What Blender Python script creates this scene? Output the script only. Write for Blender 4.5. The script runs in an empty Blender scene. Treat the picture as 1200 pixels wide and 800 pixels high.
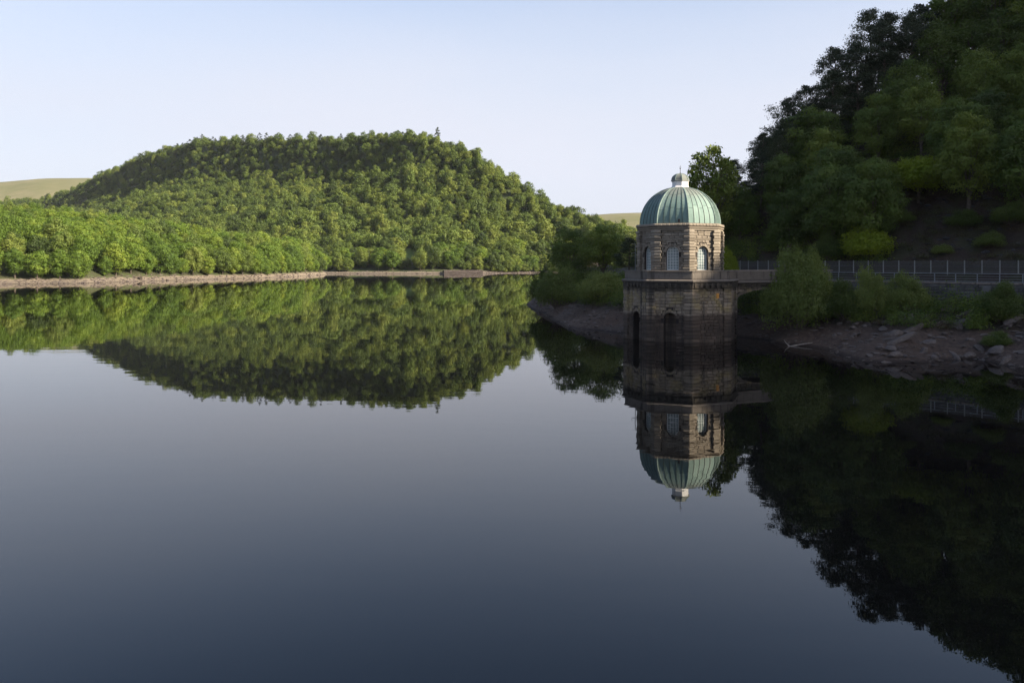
import bpy, math, random
import numpy as np
from mathutils import Vector

# ------------------------------------------------------------------ camera, sky, sun, exposure
scene = bpy.context.scene
COL = scene.collection
CAM_H = 9.5
F = 1000.0                    # focal length in photo pixels (photo 1200 wide)
PX0, PY0 = 600.0, 306.0       # principal column, horizon row
cam_d = bpy.data.cameras.new('camera')
cam_d.sensor_width = 36.0
cam_d.lens = 36.0 * F / 1200.0
cam_d.shift_y = -(400.0 - PY0) / 1200.0
cam_d.clip_start = 0.5
cam_d.clip_end = 12000
cam = bpy.data.objects.new('camera', cam_d)
cam.location = (0, 0, CAM_H)
cam.rotation_euler = (math.radians(90), 0, 0)
COL.objects.link(cam)
scene.camera = cam

SUN_AZ = math.radians(113)    # clockwise from +Y
SUN_EL = math.radians(28)
SUN_V = Vector((math.sin(SUN_AZ) * math.cos(SUN_EL), math.cos(SUN_AZ) * math.cos(SUN_EL), math.sin(SUN_EL)))

world = bpy.data.worlds.new('World')
scene.world = world
world.use_nodes = True
wn, wl = world.node_tree.nodes, world.node_tree.links
wn.clear()
sky = wn.new('ShaderNodeTexSky')
sky.sky_type = 'NISHITA'
sky.sun_disc = False
sky.sun_elevation = SUN_EL
sky.sun_rotation = SUN_AZ
sky.altitude = 250
sky.air_density = 1.0
sky.dust_density = 3.0
sky.ozone_density = 3.0
bg = wn.new('ShaderNodeBackground')
bg.inputs['Strength'].default_value = 0.088
wo = wn.new('ShaderNodeOutputWorld')
# thin high veil of cloud, thicker towards the horizon all the way round
tc = wn.new('ShaderNodeTexCoord')
sep = wn.new('ShaderNodeSeparateXYZ'); wl.new(tc.outputs['Generated'], sep.inputs[0])
mr = wn.new('ShaderNodeMapRange'); mr.interpolation_type = 'SMOOTHSTEP'
wl.new(sep.outputs['Z'], mr.inputs['Value'])
for k_, v_ in (('From Min', 0.15), ('From Max', 0.47), ('To Min', 0.86), ('To Max', 0.04)): mr.inputs[k_].default_value = v_
cm = wn.new('ShaderNodeMapping'); cm.inputs['Scale'].default_value = (1.0, 1.0, 4.0); wl.new(tc.outputs['Generated'], cm.inputs['Vector'])
cn = wn.new('ShaderNodeTexNoise'); cn.inputs['Scale'].default_value = 1.6; cn.inputs['Detail'].default_value = 3
wl.new(cm.outputs[0], cn.inputs['Vector'])
cmr = wn.new('ShaderNodeMapRange'); wl.new(cn.outputs['Fac'], cmr.inputs['Value'])
for k_, v_ in (('From Min', 0.3), ('From Max', 0.7), ('To Min', 0.88), ('To Max', 1.12)): cmr.inputs[k_].default_value = v_
mm = wn.new('ShaderNodeMath'); mm.operation = 'MULTIPLY'; mm.use_clamp = True
wl.new(mr.outputs[0], mm.inputs[0]); wl.new(cmr.outputs[0], mm.inputs[1])
vm = wn.new('ShaderNodeMix'); vm.data_type = 'RGBA'
wl.new(mm.outputs[0], vm.inputs[0]); wl.new(sky.outputs['Color'], vm.inputs[6])
vm.inputs[7].default_value = (3.16, 3.28, 3.74, 1)
wl.new(vm.outputs[2], bg.inputs['Color'])
wl.new(bg.outputs['Background'], wo.inputs['Surface'])

sun_d = bpy.data.lights.new('sun', 'SUN')
sun_d.energy = 5.0
sun_d.angle = math.radians(0.5)
sun_d.color = (1.0, 0.87, 0.68)
sun = bpy.data.objects.new('sun', sun_d)
sun.rotation_euler = SUN_V.to_track_quat('Z', 'Y').to_euler()
sun.location = (150, -50, 200)
COL.objects.link(sun)

scene.view_settings.view_transform = 'Standard'
scene.view_settings.look = 'None'
scene.view_settings.exposure = 1.5
scene.view_settings.gamma = 1.0
scene.view_settings.use_curve_mapping = False
scene.render.engine = 'CYCLES'
scene.cycles.use_denoising = True
scene.cycles.denoising_prefilter = 'NONE'
scene.cycles.max_bounces = 6
scene.cycles.diffuse_bounces = 3
scene.cycles.glossy_bounces = 3
scene.cycles.transmission_bounces = 3
scene.cycles.transparent_max_bounces = 4
scene.cycles.caustics_reflective = False
scene.cycles.caustics_refractive = False

# ------------------------------------------------------------------ helpers
RNG = np.random.default_rng(7)
random.seed(7)

def link(o, parent=None):
    COL.objects.link(o)
    if parent is not None:
        o.parent = parent
    return o

def tag(o, label=None, cat=None, group=None, kind=None):
    if label: o['label'] = label
    if cat: o['category'] = cat
    if group: o['group'] = group
    if kind: o['kind'] = kind
    return o

def empty(name, loc, rz=0.0, parent=None):
    o = bpy.data.objects.new(name, None)
    o.empty_display_size = 0.3
    o.location = loc
    o.rotation_euler = (0, 0, rz)
    return link(o, parent)

def mesh_from(name, verts, faces, mat=None, smooth=False, mats=None):
    me = bpy.data.meshes.new(name)
    me.from_pydata([tuple(map(float, v)) for v in verts], [], [tuple(map(int, f)) for f in faces])
    if mat: me.materials.append(mat)
    if mats:
        for m in mats: me.materials.append(m)
    if smooth:
        me.polygons.foreach_set('use_smooth', [True] * len(me.polygons))
    me.update()
    return me

def obj(name, me, parent=None, loc=None):
    o = bpy.data.objects.new(name, me)
    if loc is not None: o.location = loc
    return link(o, parent)

def copy_tree(o, parent=None):
    c = o.copy()
    link(c, parent)
    for ch in o.children:
        copy_tree(ch, c)
    return c

def hash2(ix, iy, seed):
    n = np.sin(ix * 127.1 + iy * 311.7 + seed * 74.7) * 43758.5453
    return n - np.floor(n)

def vnoise(x, y, seed=0):
    x = np.asarray(x, float); y = np.asarray(y, float)
    ix, iy = np.floor(x), np.floor(y)
    fx, fy = x - ix, y - iy
    fx = fx * fx * (3 - 2 * fx); fy = fy * fy * (3 - 2 * fy)
    a = hash2(ix, iy, seed); b = hash2(ix + 1, iy, seed)
    c = hash2(ix, iy + 1, seed); d = hash2(ix + 1, iy + 1, seed)
    return (a * (1 - fx) + b * fx) * (1 - fy) + (c * (1 - fx) + d * fx) * fy

def fbm(x, y, seed=0, octv=4):
    s = 0; amp = 1.0; tot = 0
    for k in range(octv):
        s = s + amp * (vnoise(x * 2 ** k, y * 2 ** k, seed + k * 13) - 0.5)
        tot += amp; amp *= 0.5
    return s / tot * 2

class MB:
    def __init__(self):
        self.v = []; self.f = []
    def quadgrid(self, rows, close=False):
        """rows: list of equal-length lists of points"""
        b = len(self.v); n = len(rows[0])
        for r in rows: self.v.extend(r)
        for i in range(len(rows) - 1):
            for j in range(n if close else n - 1):
                j2 = (j + 1) % n
                self.f.append((b + i * n + j, b + i * n + j2, b + (i + 1) * n + j2, b + (i + 1) * n + j))
    def poly(self, pts):
        b = len(self.v); self.v.extend(pts); self.f.append(tuple(range(b, b + len(pts))))
    def hexa(self, p):
        """8 points: bottom 4 then top 4, same winding"""
        b = len(self.v); self.v.extend(p)
        for f in ((3, 2, 1, 0), (4, 5, 6, 7), (0, 1, 5, 4), (1, 2, 6, 5), (2, 3, 7, 6), (3, 0, 4, 7)):
            self.f.append(tuple(b + i for i in f))
    def box(self, x0, x1, y0, y1, z0, z1):
        self.hexa([(x0, y0, z0), (x1, y0, z0), (x1, y1, z0), (x0, y1, z0), (x0, y0, z1), (x1, y0, z1), (x1, y1, z1), (x0, y1, z1)])
    def tube(self, pts, radii, n=6, cap=True):
        pts = [Vector(p) for p in pts]
        rows = []
        for i, p in enumerate(pts):
            d = (pts[min(i + 1, len(pts) - 1)] - pts[max(i - 1, 0)])
            if d.length < 1e-6: d = Vector((0, 0, 1))
            d.normalize()
            a = d.cross(Vector((0.31, 0.95, 0.05)))
            if a.length < 1e-3: a = d.cross(Vector((1, 0, 0)))
            a.normalize(); b = d.cross(a)
            rows.append([tuple(p + (a * math.cos(t) + b * math.sin(t)) * radii[i]) for t in [2 * math.pi * k / n for k in range(n)]])
        self.quadgrid(rows, close=True)
        if cap:
            self.poly(list(reversed(rows[0]))); self.poly(rows[-1])
    def mesh(self, name, mat, smooth=False):
        return mesh_from(name, self.v, self.f, mat, smooth)
    def build(self, name, mat, parent=None, smooth=False, kind=None):
        o = obj(name, self.mesh(name, mat, smooth), parent)
        if kind: o['kind'] = kind
        return o

def interp(x, xs, ys):
    return np.interp(x, xs, ys)

def U(px): return (px - PX0) / F
def E(py): return (PY0 - py) / F     # tan of elevation
def at(px, py, Y):                    # pixel + distance -> point
    return (U(px) * Y, Y, CAM_H + E(py) * Y)

# ------------------------------------------------------------------ materials
class NT:
    def __init__(self, name):
        self.m = bpy.data.materials.new(name); self.m.use_nodes = True
        self.t = self.m.node_tree; self.t.nodes.clear()
        self.out = self.n('ShaderNodeOutputMaterial')
    def n(self, typ, **kw):
        nd = self.t.nodes.new(typ)
        for k, v in kw.items(): setattr(nd, k, v)
        return nd
    def l(self, a, b): self.t.links.new(a, b)
    def noise(self, scale, detail=4, rough=0.6, vec=None):
        nd = self.n('ShaderNodeTexNoise'); nd.inputs['Scale'].default_value = scale
        nd.inputs['Detail'].default_value = detail; nd.inputs['Roughness'].default_value = rough
        if vec is not None: self.l(vec, nd.inputs['Vector'])
        return nd.outputs['Fac']
    def ramp(self, fac, stops):
        nd = self.n('ShaderNodeValToRGB')
        el = nd.color_ramp.elements
        while len(el) < len(stops): el.new(0.5)
        for e, (p, c) in zip(el, stops):
            e.position = p; e.color = (c[0], c[1], c[2], 1)
        self.l(fac, nd.inputs['Fac'])
        return nd.outputs['Color']
    def mix(self, fac, a, b, mode='MIX'):
        nd = self.n('ShaderNodeMix', data_type='RGBA', blend_type=mode)
        for sock, val in ((nd.inputs[0], fac), (nd.inputs[6], a), (nd.inputs[7], b)):
            if hasattr(val, 'is_output'): self.l(val, sock)
            elif isinstance(val, (int, float)): sock.default_value = val
            else: sock.default_value = (val[0], val[1], val[2], 1)
        return nd.outputs[2]
    def math(self, op, a, b=None, clamp=False):
        nd = self.n('ShaderNodeMath', operation=op, use_clamp=clamp)
        for i, val in enumerate((a, b)):
            if val is None: continue
            if hasattr(val, 'is_output'): self.l(val, nd.inputs[i])
            else: nd.inputs[i].default_value = val
        return nd.outputs[0]
    def maprange(self, v, a, b, c=0.0, d=1.0, smooth=True):
        nd = self.n('ShaderNodeMapRange')
        if smooth: nd.interpolation_type = 'SMOOTHSTEP'
        self.l(v, nd.inputs['Value'])
        for k, x in zip(('From Min', 'From Max', 'To Min', 'To Max'), (a, b, c, d)): nd.inputs[k].default_value = x
        return nd.outputs['Result']
    def pos(self):
        return self.n('ShaderNodeNewGeometry').outputs['Position']
    def z(self):
        s = self.n('ShaderNodeSeparateXYZ'); self.l(self.pos(), s.inputs[0]); return s.outputs['Z']
    def objc(self): return self.n('ShaderNodeTexCoord').outputs['Object']
    def rand(self): return self.n('ShaderNodeObjectInfo').outputs['Random']
    def bump(self, h, strength=0.5, dist=0.1):
        nd = self.n('ShaderNodeBump'); nd.inputs['Strength'].default_value = strength
        nd.inputs['Distance'].default_value = dist
        self.l(h, nd.inputs['Height']); return nd.outputs['Normal']
    def principled(self, color, rough=0.8, metal=0.0, normal=None, spec=None):
        p = self.n('ShaderNodeBsdfPrincipled')
        if hasattr(color, 'is_output'): self.l(color, p.inputs['Base Color'])
        else: p.inputs['Base Color'].default_value = (color[0], color[1], color[2], 1)
        if hasattr(rough, 'is_output'): self.l(rough, p.inputs['Roughness'])
        else: p.inputs['Roughness'].default_value = rough
        p.inputs['Metallic'].default_value = metal
        if spec is not None: p.inputs['Specular IOR Level'].default_value = spec
        if normal is not None: self.l(normal, p.inputs['Normal'])
        self.l(p.outputs[0], self.out.inputs['Surface'])
        return p

def mat_foliage(name, dark, mid, light, trans=0.3, hue_var=0.5):
    n = NT(name)
    at_ = n.n('ShaderNodeAttribute', attribute_name='tint')
    r = n.rand()
    f = n.math('ADD', n.math('MULTIPLY', at_.outputs['Fac'], 1 - hue_var), n.math('MULTIPLY', r, hue_var))
    c = n.ramp(f, [(0.1, dark), (0.5, mid), (0.95, light)])
    d = n.n('ShaderNodeBsdfPrincipled'); n.l(c, d.inputs['Base Color']); d.inputs['Roughness'].default_value = 0.62
    d.inputs['Specular IOR Level'].default_value = 0.25
    t = n.n('ShaderNodeBsdfTranslucent')
    n.l(n.mix(1.0, c, (1.15, 1.1, 0.5), 'MULTIPLY'), t.inputs['Color'])
    m = n.n('ShaderNodeMixShader'); m.inputs[0].default_value = trans
    n.l(d.outputs[0], m.inputs[1]); n.l(t.outputs[0], m.inputs[2]); n.l(m.outputs[0], n.out.inputs['Surface'])
    return n.m

M = {}
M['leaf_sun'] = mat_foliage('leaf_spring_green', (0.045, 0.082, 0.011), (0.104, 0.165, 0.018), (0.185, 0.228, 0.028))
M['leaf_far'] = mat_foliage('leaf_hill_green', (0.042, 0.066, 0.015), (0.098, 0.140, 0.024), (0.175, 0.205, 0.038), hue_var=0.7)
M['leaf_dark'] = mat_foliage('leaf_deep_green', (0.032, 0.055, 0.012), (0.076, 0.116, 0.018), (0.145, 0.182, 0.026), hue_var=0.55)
M['leaf_willow'] = mat_foliage('leaf_willow', (0.070, 0.100, 0.022), (0.115, 0.152, 0.034), (0.165, 0.192, 0.044))
M['leaf_mixed'] = mat_foliage('leaf_mixed_green', (0.040, 0.062, 0.014), (0.066, 0.098, 0.020), (0.10, 0.125, 0.026))
M['leaf_yellow'] = mat_foliage('leaf_yellow_green', (0.11, 0.16, 0.010), (0.18, 0.23, 0.013), (0.23, 0.27, 0.016))
M['needle'] = mat_foliage('pine_needles', (0.016, 0.026, 0.013), (0.028, 0.040, 0.017), (0.044, 0.056, 0.020), trans=0.1)

n = NT('bark')
nz = n.noise(3.0, 5, 0.7, n.objc())
n.principled(n.ramp(nz, [(0.3, (0.035, 0.026, 0.02)), (0.7, (0.11, 0.085, 0.065))]), 0.9, normal=n.bump(nz, 0.6, 0.05))
M['bark'] = n.m

def mat_stone(name, stops, stain=None, lichen=None, scale=1.0, island=True):
    n = NT(name)
    p = n.objc()
    a = n.noise(1.1 * scale, 5, 0.65, p); b = n.noise(9.0 * scale, 4, 0.7, p)
    f = n.math('ADD', n.math('MULTIPLY', a, 0.55), n.math('MULTIPLY', b, 0.45))
    if island:
        ri = n.n('ShaderNodeNewGeometry').outputs['Random Per Island']
        f = n.math('ADD', n.math('MULTIPLY', f, 0.70), n.math('MULTIPLY', ri, 0.30))
    c = n.ramp(f, stops)
    if lichen:
        z = n.z()
        lf = n.math('MULTIPLY', n.maprange(n.noise(0.7, 4, 0.6, p), 0.46, 0.66), n.maprange(z, 3.2, 3.9))
        c = n.mix(n.math('MULTIPLY', lf, 0.75), c, lichen)
    if stain:
        z = n.z()
        zz = n.math('ADD', z, n.math('MULTIPLY', n.noise(1.3, 3, 0.6, p), 0.7))
        sf = n.maprange(zz, 3.75, 3.4)
        c = n.mix(sf, c, n.mix(1.0, c, stain, 'MULTIPLY'))
        # black weather streaks running down from the cornice
        sx = n.n('ShaderNodeMapping'); sx.inputs['Scale'].default_value = (1.6, 1.6, 0.10); n.l(p, sx.inputs['Vector'])
        st = n.maprange(n.noise(1.0, 4, 0.65, sx.outputs[0]), 0.52, 0.66)
        c = n.mix(n.math('MULTIPLY', st, 0.75), c, (0.028, 0.024, 0.022))
        # black staining under the cornice, with the overhang's shade painted into it
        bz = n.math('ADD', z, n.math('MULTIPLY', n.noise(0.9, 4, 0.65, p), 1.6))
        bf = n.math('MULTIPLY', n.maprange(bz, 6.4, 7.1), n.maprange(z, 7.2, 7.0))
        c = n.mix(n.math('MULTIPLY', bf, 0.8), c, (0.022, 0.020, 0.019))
    n.principled(c, 0.88, normal=n.bump(b, 0.7, 0.03), spec=0.3)
    return n.m

M['stone_up'] = mat_stone('gritstone_upper', [(0.25, (0.118, 0.098, 0.074)), (0.5, (0.195, 0.165, 0.128)), (0.8, (0.30, 0.258, 0.205))])
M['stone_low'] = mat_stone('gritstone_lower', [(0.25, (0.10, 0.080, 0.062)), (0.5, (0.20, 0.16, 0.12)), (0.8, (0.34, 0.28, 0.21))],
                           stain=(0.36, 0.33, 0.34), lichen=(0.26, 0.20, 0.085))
M['stone_trim'] = mat_stone('gritstone_trim', [(0.25, (0.11, 0.095, 0.082)), (0.5, (0.19, 0.16, 0.138)), (0.8, (0.29, 0.245, 0.21))], island=False)
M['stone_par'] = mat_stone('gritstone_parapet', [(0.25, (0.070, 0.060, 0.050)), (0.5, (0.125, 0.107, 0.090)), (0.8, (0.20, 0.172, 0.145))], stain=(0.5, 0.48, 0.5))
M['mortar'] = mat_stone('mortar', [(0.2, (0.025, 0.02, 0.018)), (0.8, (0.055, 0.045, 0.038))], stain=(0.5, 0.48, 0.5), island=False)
M['stone_wall'] = mat_stone('wall_stone', [(0.25, (0.05, 0.047, 0.047)), (0.5, (0.095, 0.088, 0.085)), (0.8, (0.16, 0.15, 0.145))])
M['rock'] = mat_stone('shore_rock', [(0.25, (0.042, 0.034, 0.030)), (0.5, (0.085, 0.068, 0.060)), (0.8, (0.155, 0.128, 0.113))], island=False, scale=0.8)
M['crag'] = mat_stone('crag_rock', [(0.25, (0.10, 0.095, 0.09)), (0.5, (0.19, 0.18, 0.17)), (0.8, (0.30, 0.28, 0.26))], island=False, scale=0.15)

n = NT('copper_verdigris')
p = n.objc()
sx = n.n('ShaderNodeMapping'); sx.inputs['Scale'].default_value = (2.2, 2.2, 0.35); n.l(p, sx.inputs['Vector'])
a = n.noise(1.0, 5, 0.65, sx.outputs[0]); b = n.noise(7, 4, 0.6, p)
f = n.math('ADD', n.math('MULTIPLY', a, 0.5), n.math('ADD', n.math('MULTIPLY', b, 0.22), n.math('MULTIPLY', n.rand(), 0.28)))
c = n.ramp(f, [(0.2, (0.080, 0.118, 0.108)), (0.42, (0.130, 0.198, 0.176)), (0.62, (0.180, 0.256, 0.226)), (0.85, (0.26, 0.315, 0.278))])
zz = n.math('ADD', n.z(), n.math('MULTIPLY', a, 2.6))
brown = n.maprange(zz, 17.6, 19.8)
c = n.mix(n.math('MULTIPLY', brown, 0.62), c, (0.15, 0.125, 0.115))
n.principled(c, 0.75, metal=0.0, normal=n.bump(b, 0.3, 0.02), spec=0.25)
M['copper'] = n.m
n = NT('copper_seam')
b = n.noise(5, 4, 0.6, n.objc())
n.principled(n.ramp(b, [(0.3, (0.018, 0.032, 0.030)), (0.7, (0.045, 0.075, 0.066))]), 0.6)
M['seam'] = n.m
n = NT('copper_rib')
b = n.noise(3, 4, 0.6, n.objc())
n.principled(n.ramp(b, [(0.3, (0.085, 0.135, 0.12)), (0.7, (0.18, 0.24, 0.21))]), 0.7)
M['rib'] = n.m

def mat_plain(name, c0, c1, rough=0.6, metal=0.0, scale=6, bump=0.15):
    n = NT(name)
    b = n.noise(scale, 4, 0.6, n.objc())
    n.principled(n.ramp(b, [(0.3, c0), (0.7, c1)]), rough, metal, normal=n.bump(b, bump, 0.02))
    return n.m
M['white_paint'] = mat_plain('cupola_white_paint', (0.58, 0.56, 0.55), (0.78, 0.76, 0.74), 0.5)
M['frame_paint'] = mat_plain('window_frame_paint', (0.50, 0.54, 0.53), (0.64, 0.67, 0.66), 0.45)
M['glass'] = mat_plain('window_glass', (0.13, 0.17, 0.17), (0.20, 0.25, 0.25), 0.08, scale=1.2, bump=0.05)
M['iron'] = mat_plain('dark_iron', (0.02, 0.02, 0.02), (0.05, 0.045, 0.04), 0.55, 0.4)
M['galv'] = mat_plain('galvanised_steel', (0.13, 0.14, 0.155), (0.20, 0.21, 0.225), 0.45, 0.3)
M['fence_post'] = mat_plain('fence_post_paint', (0.17, 0.17, 0.16), (0.26, 0.26, 0.24), 0.6, 0.1)
M['fence_wire'] = mat_plain('fence_wire', (0.07, 0.066, 0.062), (0.11, 0.105, 0.10), 0.6, 0.2)
M['asphalt'] = mat_plain('asphalt', (0.040, 0.040, 0.042), (0.065, 0.064, 0.064), 0.85, 0, 14, 0.4)
M['drift'] = mat_plain('bleached_driftwood', (0.12, 0.10, 0.085), (0.21, 0.18, 0.155), 0.8, 0, 5, 0.4)
M['orange'] = mat_plain('orange_lichen', (0.40, 0.17, 0.03), (0.55, 0.26, 0.05), 0.8, 0, 8, 0.3)

# water
n = NT('still_water')
sp = n.n('ShaderNodeMapping'); sp.inputs['Scale'].default_value = (0.35, 0.9, 1.0); n.l(n.pos(), sp.inputs['Vector'])
w1 = n.noise(0.55, 3, 0.5, sp.outputs[0])
w2 = n.noise(0.03, 2, 0.5, n.pos())
h = n.math('MULTIPLY', w1, n.maprange(w2, 0.35, 0.7, 0.35, 1.0))
pr = n.principled((0.0008, 0.0010, 0.0014), 0.010, normal=n.bump(h, 0.045, 0.12))
pr.inputs['IOR'].default_value = 1.31
M['water'] = n.m

def mat_ground(name, bank, low, high, beach_top=2.6, scale=1.0, grass_amt=0.5, grass=(0.05, 0.07, 0.02)):
    n = NT(name)
    p = n.pos()
    a = n.noise(0.35 * scale, 5, 0.65, p); b = n.noise(2.2 * scale, 5, 0.7, p)
    z = n.math('ADD', n.z(), n.math('MULTIPLY', n.math('SUBTRACT', a, 0.5), 1.6))
    beach = n.ramp(b, [(0.3, low[0]), (0.7, low[1])])
    soil = n.ramp(b, [(0.3, high[0]), (0.7, high[1])])
    soil = n.mix(n.math('MULTIPLY', n.maprange(a, 0.42, 0.62), grass_amt), soil, grass)
    c = n.mix(n.maprange(z, beach_top - 0.4, beach_top + 0.5), beach, soil)
    wet = n.maprange(n.z(), 0.28, 0.08)
    c = n.mix(wet, c, n.mix(1.0, c, (0.45, 0.43, 0.42), 'MULTIPLY'))
    n.principled(c, 0.9, normal=n.bump(b, 0.8, 0.15), spec=0.2)
    return n.m
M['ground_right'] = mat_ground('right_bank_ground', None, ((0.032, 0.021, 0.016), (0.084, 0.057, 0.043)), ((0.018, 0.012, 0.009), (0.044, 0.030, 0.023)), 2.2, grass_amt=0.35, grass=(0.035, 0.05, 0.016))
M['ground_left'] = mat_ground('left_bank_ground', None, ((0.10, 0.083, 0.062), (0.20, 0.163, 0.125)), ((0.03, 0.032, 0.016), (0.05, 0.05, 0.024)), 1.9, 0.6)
M['ground_far'] = mat_ground('far_hill_ground', None, ((0.085, 0.070, 0.054), (0.17, 0.14, 0.11)), ((0.025, 0.032, 0.013), (0.045, 0.055, 0.02)), 1.6, 0.3)
n = NT('lawn')
b = n.noise(0.4, 4, 0.6, n.pos())
n.principled(n.ramp(b, [(0.3, (0.10, 0.15, 0.03)), (0.7, (0.14, 0.19, 0.045))]), 0.9)
M['lawn'] = n.m
n = NT('moor_grass')
a = n.noise(0.004, 6, 0.65, n.pos()); b = n.noise(0.03, 5, 0.65, n.pos())
f = n.math('ADD', n.math('MULTIPLY', a, 0.6), n.math('MULTIPLY', b, 0.4))
n.principled(n.ramp(f, [(0.32, (0.060, 0.075, 0.032)), (0.45, (0.125, 0.125, 0.058)), (0.55, (0.150, 0.140, 0.072)), (0.68, (0.20, 0.175, 0.10))]), 0.95, spec=0.1)
M['moor'] = n.m

# ------------------------------------------------------------------ setting: water
wm = mesh_from('water', [(-2500, -400, 0), (2500, -400, 0), (2500, 1900, 0), (-2500, 1900, 0)], [(0, 1, 2, 3)], M['water'])
tag(obj('water', wm), kind='structure')

# ------------------------------------------------------------------ terrain functions
def polyline_dist(P, pts):
    """signed distance (left side +), nearest segment param value, for points P (N,2)"""
    pts = np.array(pts, float)
    best = np.full(len(P), 1e9); sgn = np.ones(len(P)); zval = np.zeros(len(P))
    for i in range(len(pts) - 1):
        a, b = pts[i, :2], pts[i + 1, :2]
        d = b - a; L2 = d @ d
        t = np.clip(((P - a) @ d) / L2, 0, 1)
        q = a + t[:, None] * d
        r = P - q
        dist = np.hypot(r[:, 0], r[:, 1])
        cr = d[0] * (P[:, 1] - a[1]) - d[1] * (P[:, 0] - a[0])
        m = dist < best - 1e-9
        best[m] = dist[m]; sgn[m] = np.where(cr[m] >= 0, 1, -1)
        if pts.shape[1] > 2:
            zval[m] = (pts[i, 2] + t * (pts[i + 1, 2] - pts[i, 2]))[m]
    poly = np.concatenate([[[pts[0, 0], 600.0]], pts[:, :2], [[pts[-1, 0], -600.0], [900.0, -600.0], [900.0, 600.0]]])
    ins = np.zeros(len(P), bool)
    for (x0, y0), (x1, y1) in zip(poly, np.roll(poly, -1, 0)):
        if y0 == y1: continue
        c = ((y0 > P[:, 1]) != (y1 > P[:, 1])) & (P[:, 0] < (x1 - x0) * (P[:, 1] - y0) / (y1 - y0) + x0)
        ins ^= c
    return best * np.where(ins, 1, -1), zval

SHORE = [(30, 225), (10, 207), (4, 192), (3.7, 176), (6.3, 148), (8.5, 122), (10.8, 119), (14.8, 112.5), (28, 108),
         (30.7, 103), (33.5, 91), (33.2, 80.5), (38.9, 80.5), (44.7, 82.6), (44.9, 74.8), (52, 68), (60, 55), (66, 30), (70, 0), (72, -120)]
WALL = [(16, 185), (18, 165), (22, 145), (30, 125), (37.5, 113.5), (41, 110), (57, 95), (70, 82), (80, 62), (86, 40), (90, 0), (92, -120)]
RIDGE = [(24, 190, 7), (30, 172, 9), (36, 158, 14), (40.5, 150, 20), (45, 150, 24.6), (52, 150, 30.6), (61.5, 150, 36.6), (69, 145, 37.6),
         (80, 145, 42.5), (88, 147, 48), (120, 135, 78), (165, 105, 116), (185, 85, 122), (203, 60, 122), (213, 30, 119.5), (225, 0, 119), (235, -120, 110)]  # unseen stretch past the right edge, raised to keep sun off the tower base
BENCH_Z, VERGE_Z, ROAD_W = 6.9, 8.1, 6.8

def right_h(X, Y, detail=True):
    X = np.asarray(X, float).ravel(); Y = np.asarray(Y, float).ravel()
    P = np.stack([X, Y], 1)
    ds, _ = polyline_dist(P, SHORE)
    ds = ds + 1.3 * fbm(X * 0.16, Y * 0.16, 3, 4)
    dw, _ = polyline_dist(P, WALL)
    dr, zr = polyline_dist(P, RIDGE)
    foot = np.interp(Y, [100, 116, 130], [4.7, 4.9, 6.6])
    low = np.where(ds > 0, foot * np.clip(ds / (np.abs(ds) + np.abs(dw) + 1e-6), 0, 1) ** 0.85, ds * 0.35)
    low = np.maximum(low, -4)
    if detail:
        rough = np.clip(ds / 2.0, 0.15, 1) * np.clip(-dw / 2.0, 0, 1)
        r = np.abs(fbm(X * 0.22 + Y * 0.1, Y * 0.22, 11, 5))
        low = low + rough * (1.5 * (0.33 - r) + 0.55 * fbm(X * 0.5, Y * 0.9, 5, 3))
    db = dw - ROAD_W
    bench = np.where(db < -1.0, BENCH_Z, BENCH_Z + (VERGE_Z - BENCH_Z) * np.clip(db + 1.0, 0, 1))
    front = dr < 0
    frac = np.clip(db / (np.abs(db) + np.abs(dr) + 1e-6), 0, 1)
    hill = np.where(front, VERGE_Z + (zr - VERGE_Z) * frac ** 0.9, np.maximum(zr - 0.55 * dr, 6.5))
    if detail:
        k = np.clip(db / 6, 0, 1)
        hill = hill + k * (2.4 * fbm(X * 0.07, Y * 0.07, 21, 4) + 2.0 * np.abs(fbm(X * 0.22, Y * 0.22, 23, 4)) + 0.8 * fbm(X * .6, Y * .6, 29, 2))
    land = np.where(dw < 0.55, low, np.where(db < 0, bench, hill))
    land = np.where((dr > 0) & (Y > 150), np.minimum(land, np.maximum(ds * 0.5, -3)), land)
    return land

def rz(x, y): return float(right_h([x], [y])[0])

def left_params(u):
    Ys = np.interp(u, [-0.95, -0.7, -0.6, -0.5, -0.45, -0.3, -0.26, -0.23, -0.212], [322, 340, 352, 367, 396, 475, 520, 575, 598])
    dep = np.interp(u, [-0.95, -0.6, -0.5, -0.4, -0.3, -0.23, -0.212], [150, 125, 118, 100, 80, 35, 18])
    H = np.interp(u, [-0.95, -0.6, -0.5, -0.4, -0.3, -0.26, -0.23, -0.212], [36, 31, 27, 21, 14.5, 11, 5, 2.5])
    return Ys, dep, H

def left_h(X, Y):
    X = np.asarray(X, float); Y = np.asarray(Y, float)
    u = X / Y
    Ys, dep, H = left_params(u)
    d = Y - Ys + 3.0 * fbm(X * 0.05, Y * 0.05, 31, 3)
    t = d / dep
    z = np.where(d < 0, 0.25 * d, np.where(d < 7, 1.7 * d / 7, 1.7 + (H - 1.7) * np.clip((d - 7) / (dep - 7), 0, 1) ** 0.75))
    z = np.where(t > 1.15, np.maximum(z - (t - 1.15) * dep * 0.18, -2), z)
    z = np.maximum(z, -3)
    e = np.clip((-0.212 - u) / 0.012, 0, 1)
    z = z * e - 2 * (1 - e)
    return z + np.where(z > 3, 0.8 * fbm(X * 0.04, Y * 0.04, 37, 3), 0)

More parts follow.
